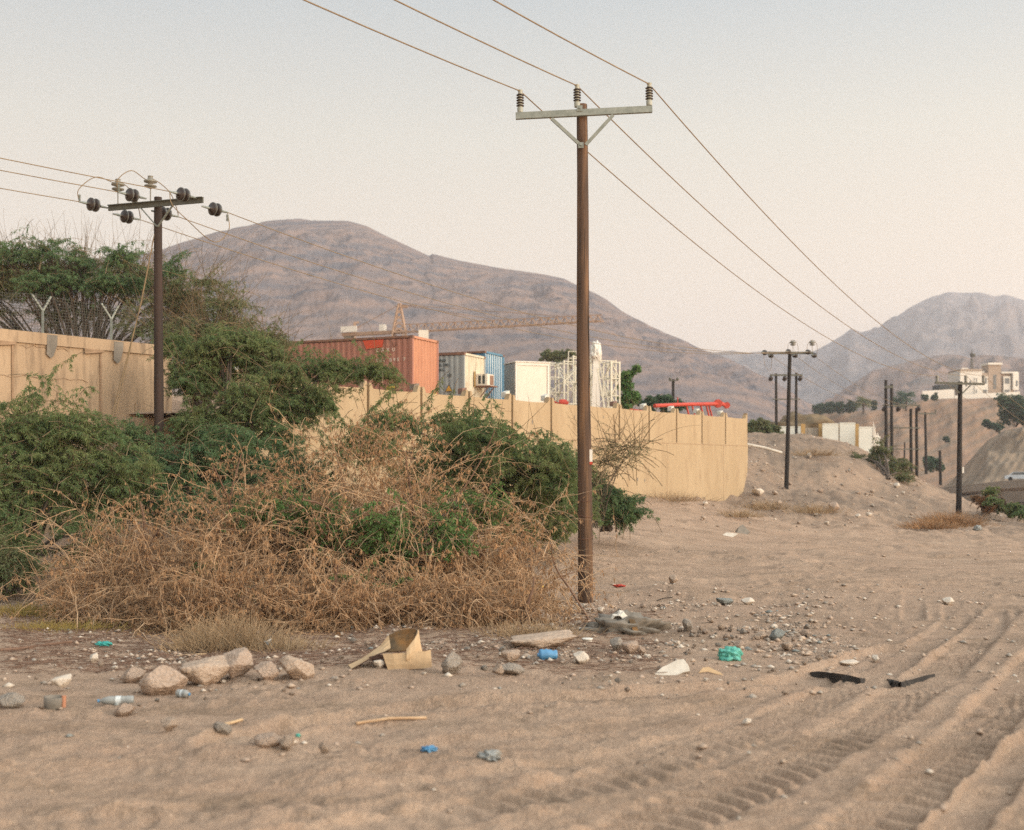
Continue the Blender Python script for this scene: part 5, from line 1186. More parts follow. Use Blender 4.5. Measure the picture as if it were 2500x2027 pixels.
# fresh green weed growing inside the dead brush
green_plant('green_weed','fresh bright green leafy weed growing inside the dead brush','bush',[(740,1270,20.7,.8,.5,.5),(860,1320,20.4,.85,.4,.6),(960,1350,20.4,.7,.4,.6),(640,1270,20.9,.7,.4,.5),(1060,1290,21,.8,.4,.5),(1180,1240,21.6,.6,.4,.4),(500,1400,20.3,.6,.4,.3,.6),(880,1430,19.3,.8,.4,.35,.6),(620,1450,19.2,.6,.3,.25,.5),(940,1290,20.0,.7,.4,.5,.9),(1100,1330,20.3,.6,.4,.4,.7)],P(860,1520,19.9),2100,26,'leaf_bright',.45,(.045,.022),35,droop=.3,limbs=14,limb_r=.02,shell=.8)
# dry grass tufts
def tuft(px,py,h,wd,n,seed,label,mt='grass_dry',name='dry_grass_tuft',grp='dry grass tufts',catg='grass tuft'):
    rng=np.random.default_rng(seed); g=G(px,py); root=empty(name,g,0,label,catg,grp)
    st=rng.normal(size=(n,3))*np.array([wd*.4,wd*.3,0]); d=unit(rng.normal(size=(n,3))*np.array([.5,.5,.1])+np.array([0,0,1])+st*1.2)
    L=h*(.5+.7*rng.random((n,1))); p=bez(st,st+d*L*.6,st+d*L+rng.normal(size=(n,3))*h*.15-np.array([0,0,.1])*L,5)
    V,Fq=tubes(p,np.linspace(.0045,.0015,5)[None,:]*np.ones((n,1))*(g[1]/17)**.6); mesh_np('blades',V,Fq,M[mt],root); return root
tuft(560,1585,.50,.75,900,41,'spiky grey tan grass tuft just behind the round boulder')
tuft(490,1590,.30,.5,400,42,'smaller tan grass tuft left of the spiky one above the boulders')
tuft(690,1590,.25,.7,400,43,'thin straw tuft between boulders and the brush skirt')
tuft(1290,1555,.22,.9,500,44,'orange tan straw tuft at the right foot of the brush')
tuft(60,1500,.18,1.2,900,45,'yellow green weeds on the ground at the left edge','grass_yel')
tuft(150,1540,.15,1.2,700,46,'sparse ochre weeds left of the teal bag','grass_yel')
tuft(2320,1285,.75,1.5,1300,47,'brown dry bush heaped at the foot of the leaning right pole','deadleaf','dry_bush',None,'bush')
tuft(2270,1290,.45,1.4,700,48,'lower dark end of the brown dry bush by the right pole','deadleaf','dry_bush',None,'bush')
for i,(px,py,h,wd,lb) in enumerate(((1870,1245,.5,1.3,'tan grass on the bank just below the bank pole'),(1990,1255,.45,1.2,'tan grass lower on the bank right of the bank pole'),(1800,1265,.35,1.1,'rusty grass on the bank near the bent metal sheet'),(1990,1115,.6,1.6,'brown scrub on the upper bank left of the feathery bush'),(1640,1225,.5,1.6,'tan scrub at the wall foot'))):
    tuft(px,py,h,wd,350,60+i,lb)

# far greenery
def far_plant(label,lobes,base,n,per,mt,leaf,tw,seed,name='far_bush',grp=None,catg='bush',limbs=8,limb_r=.08):
    return green_plant(name,label,catg,lobes,base,n,per,mt,tw,leaf,seed,limbs=limbs,limb_r=limb_r,tw_r=.012,shell=.7,group=grp,arch=.15,updir=.3,droop=.3)
far_plant('leafy green tree rising behind the rightmost lattice section',[(1530,915,72,.5,.5,.5),(1527,945,72,.55,.5,.6),(1540,968,72,.7,.6,.6),(1523,985,72,.5,.5,.5),(1551,900,72,.25,.3,.25)],(U(1530)*72,72,yard_z(U(1530)*72,72)),420,26,'leaf_bright',(.16,.07),.5,71,'leafy_tree',None,'tree')
far_plant('low green hedge behind the wall above the red boom',[(1580,985,78,.9,.6,.5),(1620,980,78,.9,.6,.55),(1655,990,78,.7,.6,.35)],(U(1610)*78,78,yard_z(U(1610)*78,78)),420,26,'leaf_far',(.17,.08),.5,72)
far_plant('round olive green bush just right of the wall end',[(1850,1045,96,1.2,1,1.0),(1885,1055,96,1.0,1,.8),(1835,1060,96,.8,.8,.8)],(U(1860)*96,96,float(gz(U(1860)*96,96)[0])),800,26,'leaf_olive',(.16,.07),.7,73)
far_plant('feathery green bush on the bank crest in front of the pole pairs',[(2110,1128,79,1.0,.7,.4),(2150,1110,79,.8,.7,.95),(2165,1140,78.5,1.0,.7,.6),(2205,1135,79,.6,.5,.6),(2085,1118,79,.6,.5,.3),(2205,1162,77,.45,.5,.3)],G(2165,1172),760,34,'leaf_olive',(.13,.028),.9,74)
far_plant('dark green creeping bush at the right edge below the road',[(2430,1225,66,.7,.5,.33),(2465,1240,66,.7,.5,.36),(2500,1250,65,.8,.5,.36),(2417,1203,67,.25,.4,.4),(2540,1260,65,.9,.5,.4)],G(2470,1266),620,30,'leaf',(.12,.05),.45,75)
far_plant('rusty brown dry bush left of the dark creeping bush',[(2400,1222,66.5,.45,.4,.33),(2420,1240,66,.4,.4,.28),(2385,1215,67,.27,.3,.22)],G(2405,1254),300,26,'leaf_rust',(.10,.03),.4,76)
hd=[(1995,993,345,1.3,1.5,1.6)]
for i,(px,ty,by,lb) in enumerate(((2000,982,1012,'leftmost clipped dark tree of the hedge row on the plateau'),(2025,980,1010,'second clipped dark tree from the left of the plateau hedge'),(2050,979,1009,'middle clipped dark tree of the plateau hedge row'),(2076,978,1006,'clipped dark tree beside the palms on the plateau edge'),(2134,975,1000,'small dark clipped tree between the two palms'),(2258,962,978,'small dark bush left of the villa wall'),(2281,962,976,'small dark bush against the beige villa wall'))):
    w_=2.3 if i<4 else 1.0; mid_=(ty+by)/2; far_plant(lb,[(px,mid_,344,w_,1.3,(by-ty)/2*.115)],P(px,by+2,344),900 if i<4 else 400,30,'leaf_far',(.26,.12),.8,80+i,'clipped_tree','dark trees on the plateau','tree')
for i,(px,ty,by,r,d,lb) in enumerate(((2480,955,1040,3.6,225,'big dark round tree at the right edge below the villa'),(2415,1020,1045,1.2,240,'dark shrub at the head of the dirt slope'),(2435,1030,1052,1.2,238,'smaller yellow green shrub right of the dark one on the slope'),(2275,1110,1150,2.0,190,'dark bush in the gully behind the short pole'),(2310,1065,1078,.8,300,'tiny bush on the plateau cliff face'))):
    z_=(by-ty)/2/F*d; rr=random.Random(i*7+2); far_plant(lb,[(px+rr.uniform(-.75,.75)*r/d*F,(ty+by)/2+rr.uniform(-.5,.6)*(by-ty)/2,d+rr.uniform(-.6,.6)*r,r*rr.uniform(.35,.6),r*.5,z_*rr.uniform(.35,.6)) for _ in range(9)],P(px,by+3,d),2600 if i==0 else 900,26,'leaf_far',(.24,.10),r*.35,90+i,'round_tree' if i==0 else 'far_bush',None,'tree' if i==0 else 'bush')
# small trees below the mountain behind the yard
for i,(px,py,r,d,lb) in enumerate(((1338,870,1.0,140,'yellow green treetop seen above the white lattice, left one'),(1363,873,1.0,140,'yellow green treetop seen above the white lattice, beside the left one'),(1390,868,1.3,140,'yellow green treetop just left of the near pole'))):
    far_plant(lb,[(px,py,d,r,r,r*.9)],P(px,900,d),160,20,'leaf_olive',(.28,.12),.6,110+i,'far_tree','treetops behind the yard','tree')
# palms
for i,(px,ty,by,lb) in enumerate(((2108,966,1006,'palm with a brown skirt right of the clipped hedge'),(2212,952,1000,'green palm between the pole pairs and the villa'),(2190,966,1002,'shorter palm left of the green one'))):
    d=338; b_=P(px,by,d); h=(by-ty)/F*d; root=empty('palm_tree',b_,0,lb,'palm tree','palms on the plateau'); rng=np.random.default_rng(120+i)
    mb=MB(); mb.tube([(0,0,-.5),(0.05,0,h*.6)],[.35,.28],8); mb.build('trunk',M['bark'],root)
    n=46; a=rng.random(n)*6.28; e=rng.random((n,1)); od=np.stack([np.cos(a),np.sin(a),np.zeros(n)],1); L=h*.48
    p=bez(np.tile([0,0,h*.6],(n,1)),np.array([0,0,h*.6])+od*L*.5+np.array([0,0,L])*(.9-1.1*e),np.array([0,0,h*.6])+od*L+np.array([0,0,L])*(.6-1.6*e),7)
    V,Fq=leaves(p,.15,40,.55,.10,rng,.4,.5); mesh_np('fronds',V,Fq,M['leaf_far' if i else 'leaf_olive'],root)

# ------------------------------------------------------------------ stones and litter
import bmesh
def stone_mesh(seed,sub=3,am=.28,cuts=5):
    r=np.random.default_rng(seed); bm=bmesh.new(); bmesh.ops.create_icosphere(bm,subdivisions=sub,radius=1)
    co=np.array([v.co[:] for v in bm.verts])
    for _ in range(cuts+6):
        nrm=unit(r.normal(size=3)); dd=.5+.3*r.random(); s=co@nrm; co=co-np.outer(np.maximum(s-dd,0),nrm)*.93
    co=co*(1+am*.32*fbm(co[:,0]*1.7+seed,co[:,1]*1.7+co[:,2]*1.3,5,.6))[:,None]; co/=np.abs(co).max(0)
    for v,c in zip(bm.verts,co): v.co=c
    me=bpy.data.meshes.new('stone'); bm.to_mesh(me); bm.free()
    me.polygons.foreach_set('use_smooth',np.full(len(me.polygons),True,dtype=bool)); return me
SM=[]
for i in range(15):
    me=stone_mesh(200+i,4 if i<5 else 3); me.materials.append(STONE[(0,2,3,1,0)[i%5]]); SM.append(me)
def stone(px,py,wpx,hpx,label=None,m=None,group=None,rz=None,name='stone',catg='stone',mesh=None,tilt=0.0,embed=.25):
    g=G(px,py+hpx*.42); s=g[1]/F
    me=SM[mesh if mesh is not None else random.randrange(len(SM))]
    if m is not None: me=me.copy(); me.materials.clear(); me.materials.append(m)
    o=bpy.data.objects.new(name,me); C.objects.link(o)
    sx=wpx*s/2*1.08; sz=hpx*s/2*1.3; o.scale=(sx,(sx+sz)/2,sz); o.rotation_euler=(tilt,random.uniform(-.15,.15),random.uniform(0,.5) if rz is None else rz)
    o.location=(g[0],g[1]+sx*.5,g[2]+sz*(1-embed)); return tag(o,label,catg,group)
bg_='row of boulders at the brush edge'
stone(580,1630,78,72,'tallest rounded brown boulder in the row below the grass tuft',STONE[3],bg_,name='boulder',catg='boulder',mesh=0)
stone(488,1647,118,66,'widest pale tan boulder left of the rounded brown one',STONE[0],bg_,name='boulder',catg='boulder',mesh=1,embed=.3)
stone(390,1668,112,72,'big rosy slab sided boulder at the left of the row',STONE[3],bg_,name='boulder',catg='boulder',mesh=2,embed=.35)
stone(646,1642,62,42,'low brown boulder right of the rounded one',STONE[3],bg_,name='boulder',catg='boulder',mesh=3,embed=.35)
stone(720,1637,90,52,'grey tan boulder at the right end of the row',STONE[0],bg_,name='boulder',catg='boulder',mesh=4,embed=.35)
stone(320,1655,60,36,'small reddish boulder leaning on the left of the row',STONE[3],bg_,name='boulder',catg='boulder',mesh=2)
stone(145,1682,46,28,'bright white stone resting on the dark bucket',STONE[2],mesh=1,embed=-.45)
stone(20,1715,60,36,'grey stone half out of the picture beside the bucket',STONE[1],mesh=3)
stone(229,1612,22,24,'small pale stone alone on the dark ground below the teal bag',STONE[2],mesh=0)
stone(413,1775,44,32,'round pale stone alone in the open dirt',STONE[0],mesh=0)
stone(540,1788,46,30,'grey pointed stone in the open dirt, right of the round one',STONE[1],mesh=4)
stone(300,1760-20,50,30,'brown wedge of stone left of the plastic bottle',STONE[3],mesh=2)
stone(655,1812,70,34,'brown clod of earth in the open dirt with small stones',STONE[3],name='earth_clod',catg='clod',mesh=7,embed=.5)
stone(700,1822,34,30,'pale pointed stone at the right end of the clod',STONE[0],mesh=8)
stone(790,1830,26,24,'small tan stone right of the pale pointed one',STONE[0],mesh=5)
stone(1245,1613,46,30,'blocky tan stone lying on another grey stone near the blue canister',STONE[0],mesh=1,embed=-.1)
stone(1250,1638,64,26,'grey stone under the blocky tan one',STONE[1],mesh=6)
stone(1215,1640,28,24,'small tan stone left of the grey stone heap',STONE[0],mesh=9)
stone(1320,1570,165,34,'long flat pale slab of rock behind the blue canister',STONE[0],name='rock_slab',catg='rock',mesh=1,embed=.4)
stone(1418,1614,40,28,'pale square stone right of the blue canister',STONE[2],mesh=3)
stone(1538,1585,42,30,'rosy tan block left of the small one, in front of the grey heap',STONE[3],mesh=1)
stone(1565,1592,24,20,'small rosy stone touching the rosy tan block',STONE[3],mesh=4)
stone(1508,1578,34,34,'grey rounded stone behind the rosy block',STONE[1],mesh=0)
stone(1310,1505,62,36,'large pale brown rock at the right foot of the brush',STONE[0],mesh=3,embed=.4)
stone(1103,1625,50,52,'grey wedge stone leaning behind the cardboard right end',STONE[1],mesh=2)
stone(926,1624,34,22,'pale block under the left fold of the cardboard',STONE[2],mesh=1)
stone(1646,1416,22,24,'upright tan stone on the low earth heap behind',STONE[0],mesh=0)
stone(1770,1470,42,16,'flat grey green stone lying beyond the rubble',STONE[4],mesh=1)
stone(1830,1470,34,18,'pale stone right of the flat grey green one',STONE[2],mesh=0)
stone(1680,1534,34,28,'grey pointed stone in the line of rubble',STONE[1],mesh=4)
stone(1900,1553,40,28,'bluish angular stone at the right end of the stone line',STONE[4],mesh=2)
stone(1862,1557,32,18,'pale oval stone left of the bluish angular one',STONE[0],mesh=0)
stone(1924,1580,26,22,'orange tan cube of stone below the stone line',STONE[0],mesh=1)
stone(1808,1578,30,22,'rosy stone on the heap behind the green bag',STONE[3],mesh=0)
stone(2320,1470,30,20,'pale stone alone on the far right of the lot',STONE[2],mesh=0)
stone(2075,1622,60,12,'long pale row stone above the black asphalt edge',STONE[2],mesh=1)
stone(2140,1610,18,18,'upright pale stone above the black asphalt edges',STONE[2],mesh=0)
stone(1830,1890-50,12,8,'tiny pale pebble alone in the tyre tracks',STONE[2],mesh=0)
stone(255+1650*0+1570,1765,26,14,'grey white stone alone on smooth sand above the tracks',STONE[2],mesh=2)
stone(1853,1207,28,18,'pale boulder on the bank between the wall end and the bank pole',STONE[2],mesh=1)
stone(2040,1242,26,24,'large rosy rock low on the bank',STONE[3],mesh=0)
stone(2192,1187,16,14,'pale rock on the bank edge right of the feathery bush',STONE[2],mesh=0)
stone(1723,1233,14,12,'pale rock at the wall foot near its end',STONE[2],mesh=0)
stone(1978,1116,12,14,'pale rock high on the bank beside the brown scrub',STONE[2],mesh=0)
stone(2097,1262,14,10,'small white rock at the foot of the bank',STONE[2],mesh=0)
# scattered stones, individually
rs=random.Random(77); cnt=0
zones=[(130,'small stones of the rubble strip near the pole','small stone lying in the rubble strip below the pole and brush',lambda:(rs.uniform(780,2000),rs.gauss(1590,38)),(6,20)),
       (45,'stones of the pale stone line','small pale stone in the low line of stones right of the grey heap',lambda:(rs.uniform(1650,1990),1545+rs.gauss(0,10)),(9,22)),
       (35,'stones scattered around the boulders','small stone scattered in the dark dirt near the boulder row',lambda:(rs.uniform(20,880),rs.uniform(1600,1730)),(6,16)),
       (110,'stones on the dirt bank','small stone on the dirt bank beyond the wall',lambda:(rs.uniform(1700,2280),rs.uniform(1120,1290)),(5,16)),
       (25,'stones around the near pole foot','small stone lying around the near pole foot',lambda:(rs.uniform(1380,1620),rs.uniform(1470,1540)),(8,20))]
for n,grp,lb,f,(a,b) in zones:
    for _ in range(n):
        px,py=f(); 
        if py>1740 : py=1700
        w_=a+(b-a)*rs.random()**2; stone(px,py,w_,w_*rs.uniform(.45,.8),lb,None,grp,rz=rs.uniform(0,6),mesh=rs.randrange(15))
# pebbles: uncountable gravel
def gravel(n,seed):
    r=np.random.default_rng(seed); d=np.concatenate([r.uniform(12,26,int(n*.62)),r.uniform(6,14,int(n*.08)),r.uniform(26,44,int(n*.10)),r.uniform(44,95,n-int(n*.62)-int(n*.08)-int(n*.10))])
    u=r.uniform(-.44,.44,len(d)); far=d>44; u[far]=r.uniform(.12,.42,far.sum()); x=u*d
    wgt=rubble_w(x,d); keep=(r.random(len(d))<np.clip(wgt*1.1+.06,0,1)); x=x[keep];d=d[keep]; m=len(x)
    base=np.array([[1,0,0],[-1,0,0],[0,1,0],[0,-1,0],[0,0,1],[0,0,-1]],float); fs=np.array([[0,2,4],[2,1,4],[1,3,4],[3,0,4],[2,0,5],[1,2,5],[3,1,5],[0,3,5]])
    s=(.009+.038*r.random(m)**3)*(1+d/60); a=r.random(m)*6.28
    sc3=np.stack([s*(.8+.6*r.random(m)),s*(.7+.5*r.random(m)),s*(.35+.35*r.random(m))],1)
    V=base[None]*sc3[:,None]*(1+.35*r.normal(size=(m,6,1))*.5); ca,sa=np.cos(a)[:,None],np.sin(a)[:,None]
    Vx=V[...,0]*ca-V[...,1]*sa; Vy=V[...,0]*sa+V[...,1]*ca
    z=gz(x,d); V=np.stack([Vx+x[:,None],Vy+d[:,None],V[...,2]+z[:,None]+s[:,None]*.2],-1).reshape(-1,3)
    Ff=(np.arange(m)[:,None,None]*6+fs[None]).reshape(-1,3); mi=np.repeat(r.choice(5,m,p=[.40,.22,.16,.19,.03]),8)
    o=mesh_np('gravel',V,Ff,STONE,mi=mi,smooth=True); return tag(o,'loose gravel and small pebbles over the dirt','gravel',None,'stuff')
gravel(42000,5)
# fallen twigs and straw on the ground
def litter_twigs():
    r=np.random.default_rng(9); n=4200; d=r.uniform(13.5,21,n); u=np.where(r.random(n)<.7,r.uniform(-.44,-.1,n),r.uniform(-.1,.12,n)); x=u*d; a=r.normal(size=n)*.5; L=.08+.35*r.random(n)**2
    K=4; p=np.empty((n,K,3))
    for i in range(K):
        xx=x+np.cos(a)*L*i/3; yy=d+np.sin(a)*L*i/3+.02*r.normal(size=n); p[:,i,0]=xx;p[:,i,1]=yy;p[:,i,2]=gz(xx,yy)+.012+.02*r.random(n)
    V,Fq=tubes(p,np.full((n,K),.004)); o=mesh_np('fallen_twigs',V,Fq,M['twig_dark']); return tag(o,'fallen dark twigs strewn over the dirt under the brush','twigs',None,'stuff')
litter_twigs()

# bent cardboard
def sheet(name,pts,mats,parent,th=.012,mi=0):
    """pts grid (n,m,3) -> solid thin sheet"""
    a=np.array(pts,float); n,m,_=a.shape
    du=np.gradient(a,axis=0); dv=np.gradient(a,axis=1); nn=unit(np.cross(du,dv)); bck=a-nn*th
    V=np.concatenate([a.reshape(-1,3),bck.reshape(-1,3)]); I=np.arange(n*m).reshape(n,m); o=n*m; fs=[];ms=[]
    for i in range(n-1):
        for j in range(m-1): fs.append((I[i,j],I[i+1,j],I[i+1,j+1],I[i,j+1]));ms.append(0); fs.append((o+I[i,j],o+I[i,j+1],o+I[i+1,j+1],o+I[i+1,j]));ms.append(1 if len(mats)>1 else 0)
    for i in range(n-1):
        fs.append((I[i,0],o+I[i,0],o+I[i+1,0],I[i+1,0]));ms.append(0); fs.append((I[i,-1],I[i+1,-1],o+I[i+1,-1],o+I[i,-1]));ms.append(0)
    for j in range(m-1):
        fs.append((I[0,j],I[0,j+1],o+I[0,j+1],o+I[0,j]));ms.append(0); fs.append((I[-1,j],o+I[-1,j],o+I[-1,j+1],I[-1,j+1]));ms.append(0)
    return mesh_np(name,V,np.array(fs),mats,parent,smooth=False,mi=ms)
gcb=G(1000,1632); dc=gcb[1]
cb=empty('cardboard_sheet',gcb,0,'large bent piece of brown cardboard curled over itself by the brush','cardboard')
def CP(px,py,dy=0.0): 
    q=P(px,py,dc+dy); return q-gcb
def lerpgrid(top,bot,m,bul=0.0):
    top=[np.array(p) for p in top];bot=[np.array(p) for p in bot]; return [[t*(1-j/(m-1))+b*(j/(m-1))+np.array([0,-bul*math.sin(math.pi*j/(m-1)),0]) for j in range(m)] for t,b in zip(top,bot)]
# standing lower strip
sheet('lower_flap',lerpgrid([CP(935,1597,.02),CP(960,1596,-.02),CP(1000,1594,-.03),CP(1040,1590,0),CP(1051,1587,.02)],[CP(948,1636,-.05),CP(965,1635,-.06),CP(1000,1634,-.06),CP(1035,1632,-.05),CP(1054,1628,-.02)],4,.01),[M['card'],M['card']],cb)
# curled back wall (inside, darker brown with orange patches)
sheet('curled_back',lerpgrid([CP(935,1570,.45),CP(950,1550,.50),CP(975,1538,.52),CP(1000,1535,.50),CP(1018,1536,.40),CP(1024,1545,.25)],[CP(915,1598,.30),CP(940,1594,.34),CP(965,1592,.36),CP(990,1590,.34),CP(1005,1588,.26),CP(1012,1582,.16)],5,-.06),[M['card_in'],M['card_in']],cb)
# front fold hanging down
sheet('front_fold',lerpgrid([CP(1022,1537,.26),CP(1019,1548,.14),CP(1012,1560,.06),CP(1000,1575,.0),CP(992,1585,-.02)],[CP(1031,1590,.10),CP(1028,1606,.03),CP(1015,1612,-.04),CP(1003,1614,-.05),CP(994,1618,-.06)],5,.04),[M['card'],M['card']],cb)
# left sloping flap
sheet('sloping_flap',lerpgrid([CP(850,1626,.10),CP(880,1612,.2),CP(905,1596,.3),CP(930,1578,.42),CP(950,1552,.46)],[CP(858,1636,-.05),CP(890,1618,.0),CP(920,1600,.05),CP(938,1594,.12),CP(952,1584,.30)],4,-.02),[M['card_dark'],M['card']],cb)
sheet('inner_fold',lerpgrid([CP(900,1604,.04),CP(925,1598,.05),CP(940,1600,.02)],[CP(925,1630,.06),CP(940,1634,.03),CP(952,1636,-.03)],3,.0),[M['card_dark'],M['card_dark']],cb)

# blue canister
g=G(1338,1612); cn=empty('blue_canister',g,math.radians(12),'crushed bright blue plastic canister lying among the stones','canister')
s=g[1]/F
mb=MB(); L_=46*s; R_=13*s
mb.lathe([(R_*.4,-L_*.5),(R_*.85,-L_*.46),(R_,-L_*.38),(R_*.86,-L_*.2),(R_*.98,-L_*.1),(R_*.90,.0),(R_*1.02,L_*.15),(R_*.9,L_*.28),(R_,L_*.4),(R_*.8,L_*.48),(R_*.3,L_*.5)],(0,0,R_*.95),(1,0,0),12); o=mb.build('body',M['canblue'],cn)
for v in o.data.vertices: k_=1+.22*float(pn(v.co.x*9+3,v.co.y*9+v.co.z*12)); v.co.y*=k_; v.co.z*=k_
mb=MB(); mb.tube([(-L_*.3,0,R_*.2),(-L_*.28,-R_*.4,-R_*.1)],[R_*.5,R_*.35],8); mb.lathe([(R_*.34,0),(R_*.34,L_*.08)],(-L_*.5-L_*.08,0,R_*.95),(1,0,0),10); mb.build('neck',M['canblue'],cn)
# bags
def bag(px,py,wpx,hpx,mt,label,seed,name='plastic_bag',am=.5):
    g=G(px,py+hpx*.4); s=g[1]/F; r=empty(name,g,0,label,'plastic bag')
    blob('bag_body',(wpx*s/2,wpx*s/2.6,hpx*s*.62),M[mt],r,seed,4,am,2.2,(0,0,hpx*s*.32),flat=-hpx*s*.3)
    mb=MB(); mb.tube([(-wpx*s*.36,0,hpx*s*.6),(-wpx*s*.44,0,hpx*s*.85)],[wpx*s*.05,.004],5); mb.tube([(wpx*s*.06,0,hpx*s*.8),(wpx*s*.02,0,hpx*s*1.05)],[wpx*s*.07,.004],5); mb.build('tied_handle',M[mt],r)
    return r
bag(1784,1600,56,30,'bagteal','knotted turquoise plastic bag on the dirt right of the pole',5)
bag(252,1576,36,12,'bagdteal','small flat dark teal bag at the left near the grass',6)
bag(2387,1292,18,13,'clearpl','pale blue plastic bag beside the dry bush under the right pole',7)
bag(1316,1434,20,22,'yellowpl','yellow plastic scrap hanging low in the brush left of the pole',8,'yellow_plastic')
bag(1048,1831,36,12,'canblue','torn blue wrapper lying in the foreground dirt',9,'blue_wrapper',.7)
bag(1195,1848,52,22,'clearpl','crumpled clear plastic ridged sheet in the foreground dirt',10,'crumpled_plastic',.6)
bag(728,1798,12,8,'bagteal','tiny bright green plastic scrap in the foreground',11,'green_scrap')
bag(1512,1432,28,6,'red','faded red rag flat on the ground behind the pole',12,'red_rag')
# white slab half buried, with torn foam
def slab(px,py,wpx,hpx,mt,label,name,poly,th=.08,rz=0.,tl=-.9,catg='slab'):
    g=G(px,py+hpx*.45); s=g[1]/F; mb=MB(); ct_,st_=math.cos(tl),math.sin(tl)
    mb.prism([(a*wpx*s,b*hpx*s) for a,b in poly],(0,0,0),(1,0,0),(0,math.cos(1.0),math.sin(1.0)),(0,math.sin(1.0),-math.cos(1.0)),th); o=mb.build(name,M[mt]); o.location=(g[0],g[1],g[2]-.01); o.rotation_euler=(0,0,rz); 
    md=o.modifiers.new('edge','BEVEL'); md.width=.006; md.segments=2
    return tag(o,label,catg)
slab(1640,1632,92,38,'foam','white wedge of broken plaster board half buried in sand','plaster_board',[(-.5,0),(-.42,.25),(-.25,.62),(-.05,.85),(.18,1.15),(.36,1.2),(.48,.7),(.5,.35),(.3,.25),(.1,0)])
slab(1735,1637,60,24,'card','curled tan scrap of paper right of the white plaster wedge','paper_scrap',[(-.5,.2),(-.3,.8),(-.05,.9),(.15,.6),(.4,.3),(.55,-.1),(.2,.1),(-.1,.35)],.01,catg='paper')
slab(1816,1293,34,24,'cement','dented grey metal sheet box propped at the bank foot','metal_sheet',[(-.6,0),(-.2,.9),(.15,1.15),(.55,.25),(.3,-.05)],.35,.3,catg='metal sheet')
slab(1780,1302,46,18,'foam','pale flat board lying below the grey metal sheet','flat_board',[(-.6,-.1),(-.1,.7),(.5,.5),(.2,-.1)],.03,catg='board')
slab(440,1600,70,14,'card','torn strip of card lying on top of the left boulders','card_strip',[(-.9,-.2),(-.3,.3),(.2,.7),(.9,.9),(.85,.6),(.1,.1),(-.4,-.1)],.015,catg='cardboard')
# bucket with stone, bottles, cup, lid
g=G(132,1727); bu=empty('dark_bucket',g,0,'broken dark grey bucket with an orange edge carrying the white stone','bucket'); s=g[1]/F
mb=MB(); mb.lathe([(22*s,0),(24*s,12*s),(25*s,30*s),(22*s,30*s),(21*s,6*s)],(0,0,-.02),(.05,0,1),16); mb.build('body',M['cement'],bu)
mb=MB(); mb.tube([(25*s,-.02,0),(26*s,-.02,28*s)],.022,6); mb.build('orange_edge',M['orange_end'],bu)
def bottle(px,py,L,R,rz,label,cap='canblue',body='clearpl'):
    g=G(px,py+6); s=g[1]/F; L*=s;R*=s; b=empty('plastic_bottle',(g[0],g[1],g[2]+R*.8),rz,label,'bottle')
    mb=MB(); mb.lathe([(R*.8,-L*.5),(R,-L*.46),(R,-L*.3),(R*.93,-L*.25),(R,-L*.2),(R,0),(R*.93,.03*L),(R,.08*L),(R,L*.2),(R*.6,L*.38),(R*.3,L*.42),(R*.3,L*.46)],(0,0,0),(1,0,0),14); mb.build('bottle_body',M[body],b)
    mb=MB(); mb.lathe([(R*.36,L*.45),(R*.36,L*.51)],(0,0,0),(1,0,0),12); mb.build('bottle_cap',M[cap],b)
    mb=MB(); mb.lathe([(R*1.01,-L*.15),(R*1.01,.0)],(0,0,0),(1,0,0),14); mb.build('bottle_label',M['clearpl' if cap!='canblue' else 'bluefade'],b); return b
bottle(283,1714,84,11,3.3,'cloudy clear plastic bottle lying right of the bucket')
bottle(448,1698,36,10,-.35,'bottle with its bright blue cap toward the viewer below the boulders')
g=G(656,1585); s=g[1]/F
cu2=empty('paper_cup',g,0,'tipped pale paper cup at the brush edge above the boulders','cup'); mb=MB(); mb.lathe([(8*s,-10*s),(10*s,10*s),(9*s,10*s),(7*s,-8*s)],(0,0,10*s),(-.35,0,1),14); mb.build('cup_body',M['clearpl'],cu2); mb=MB(); mb.lathe([(10.6*s,10*s),(10.6*s,11.5*s)],(0,0,10*s),(-.35,0,1),14); mb.build('cup_rim',M['white'],cu2)
g=G(1434,1570); s=g[1]/F; mb=MB(); mb.lathe([(11*s,0),(11*s,6*s),(13*s,6*s),(13*s,9*s),(10*s,9*s)],(0,0,0),(0,0,1),16); o=mb.build('plastic_tub',M['white']); o.location=g; tag(o,'small round white plastic tub near the grey heap','tub')
# heap of grey cement with torn sacking on it
g=G(1530,1545); s=g[1]/F
hp_=blob('cement_heap',(95*s,60*s,40*s),M['cement'],None,21,4,.55,2.5); hp_.location=(g[0],g[1]+.2,g[2]); tag(hp_,'low dark grey heap of hardened cement rubble in front of the pole','heap')
sk=empty('torn_sacking',(g[0],g[1],g[2]),0,'stiff torn beige sacking draped over the grey cement heap','sack')
r9=np.random.default_rng(4); n,m=16,7
grid=[[np.array([(-62+i*8)*s+.01*r9.normal(), .02+j*.07, (30+20*math.exp(-((i-6)/3.)**2)-abs(j-2)*3+7*math.sin(i*1.9+j*.9)*.5+(-14 if (j==0 and i in (2,7,8,12)) else 0))*s]) for j in range(m)] for i in range(n)]
sheet('draped_sack',grid,[M['foam'],M['card']],sk,.008)
grid=[[np.array([(2+i*5+j*3)*s,-.04-j*.015,(42-j*9-i*2)*s+.004*r9.normal()]) for j in range(5)] for i in range(4)]
sheet('hanging_rag',grid,[M['card'],M['card_in']],sk,.006)
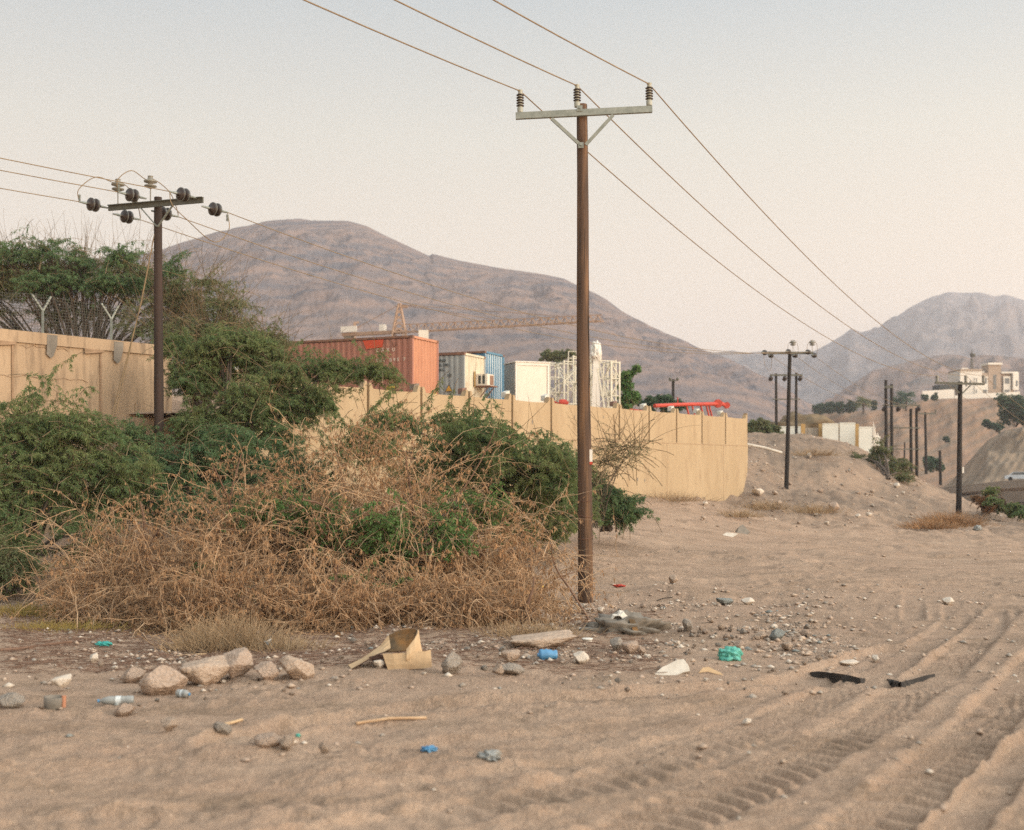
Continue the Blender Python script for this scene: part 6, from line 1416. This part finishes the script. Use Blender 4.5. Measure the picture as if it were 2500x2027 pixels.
# black asphalt edges
def asphalt(pts,label,hh):
    mb=MB(); top=[];bot=[]
    q=[G(px,py+4) for px,py in pts]
    for i,c in enumerate(q):
        h=hh[i]*c[1]/F*1.25; top.append(Vector((c[0],c[1]+.02,c[2]+h))); bot.append(Vector((c[0],c[1]-.05,c[2]-.04)))
    n=len(q); vs=[]
    for i in range(n): vs+=[bot[i],top[i]+Vector((0,-.02,0)),top[i]+Vector((0,.07,-.03)),bot[i]+Vector((0,.16,0))]
    fs=[]
    for i in range(n-1):
        o=i*4
        for j in range(4): fs.append((o+j,o+4+j,o+4+(j+1)%4,o+(j+1)%4))
    mb.add(vs,fs+[(0,1,2,3),(4*n-1,4*n-2,4*n-3,4*n-4)]); return tag(mb.build('asphalt_slab',M['black']),label,'asphalt slab','broken asphalt edges in the sand')
asphalt([(1980,1646),(2000,1652),(2025,1655),(2055,1658),(2075,1662),(2100,1664),(2112,1658)],'longer left piece of black broken asphalt edge in the sand',[7,12,12,12,10,9,3])
asphalt([(2168,1662),(2180,1672),(2200,1674),(2230,1665),(2260,1656),(2282,1649)],'curved right piece of black broken asphalt edge in the sand',[3,9,10,7,6,2])
# sticks and boards
def stick(pts,label,mt,r=.02,name='stick',catg='stick'):
    q=[Vector(G(px,py))+Vector((0,0,r)) for px,py in pts]; mb=MB(); mb.tube(q,r,6); return tag(mb.build(name,M[mt]),label,catg)
stick([(870,1775),(950,1768),(1040,1757)],'thin pale wooden lath lying in the foreground dirt','twig_dry',.014,'wooden_lath','lath')
stick([(0,1592),(60,1588),(120,1578),(175,1572)],'long dark fallen branch on the ground at the left','twig_dark',.022)
stick([(140,1400),(180,1394),(220,1388)],'reddish fallen log behind the left brush','rust',.05,'fallen_log','log')
stick([(1604,1468),(1618,1466),(1642,1464)],'thin black cable end on the dirt behind the pole','black',.008,'cable_end','cable')
stick([(545,1790-12),(575,1770),(592,1762)],'pale stick beside the grey pointed stone','card',.014)

# ------------------------------------------------------------------ haze
mh=bpy.data.materials.new('haze'); mh.use_nodes=True; n=mh.node_tree; n.nodes.clear()
ho=n.nodes.new('ShaderNodeOutputMaterial'); hv=n.nodes.new('ShaderNodeVolumePrincipled')
hv.inputs['Color'].default_value=(.82,.83,.90,1); hv.inputs['Density'].default_value=.00026; hv.inputs['Anisotropy'].default_value=.0
n.links.new(hv.outputs[0],ho.inputs['Volume'])
mb=MB(); mb.box((-3200,-200,-9),(3200,3650,440)); hz=mb.build('haze',mh); tag(hz,'thin evening haze over the valley','haze',None,'stuff')
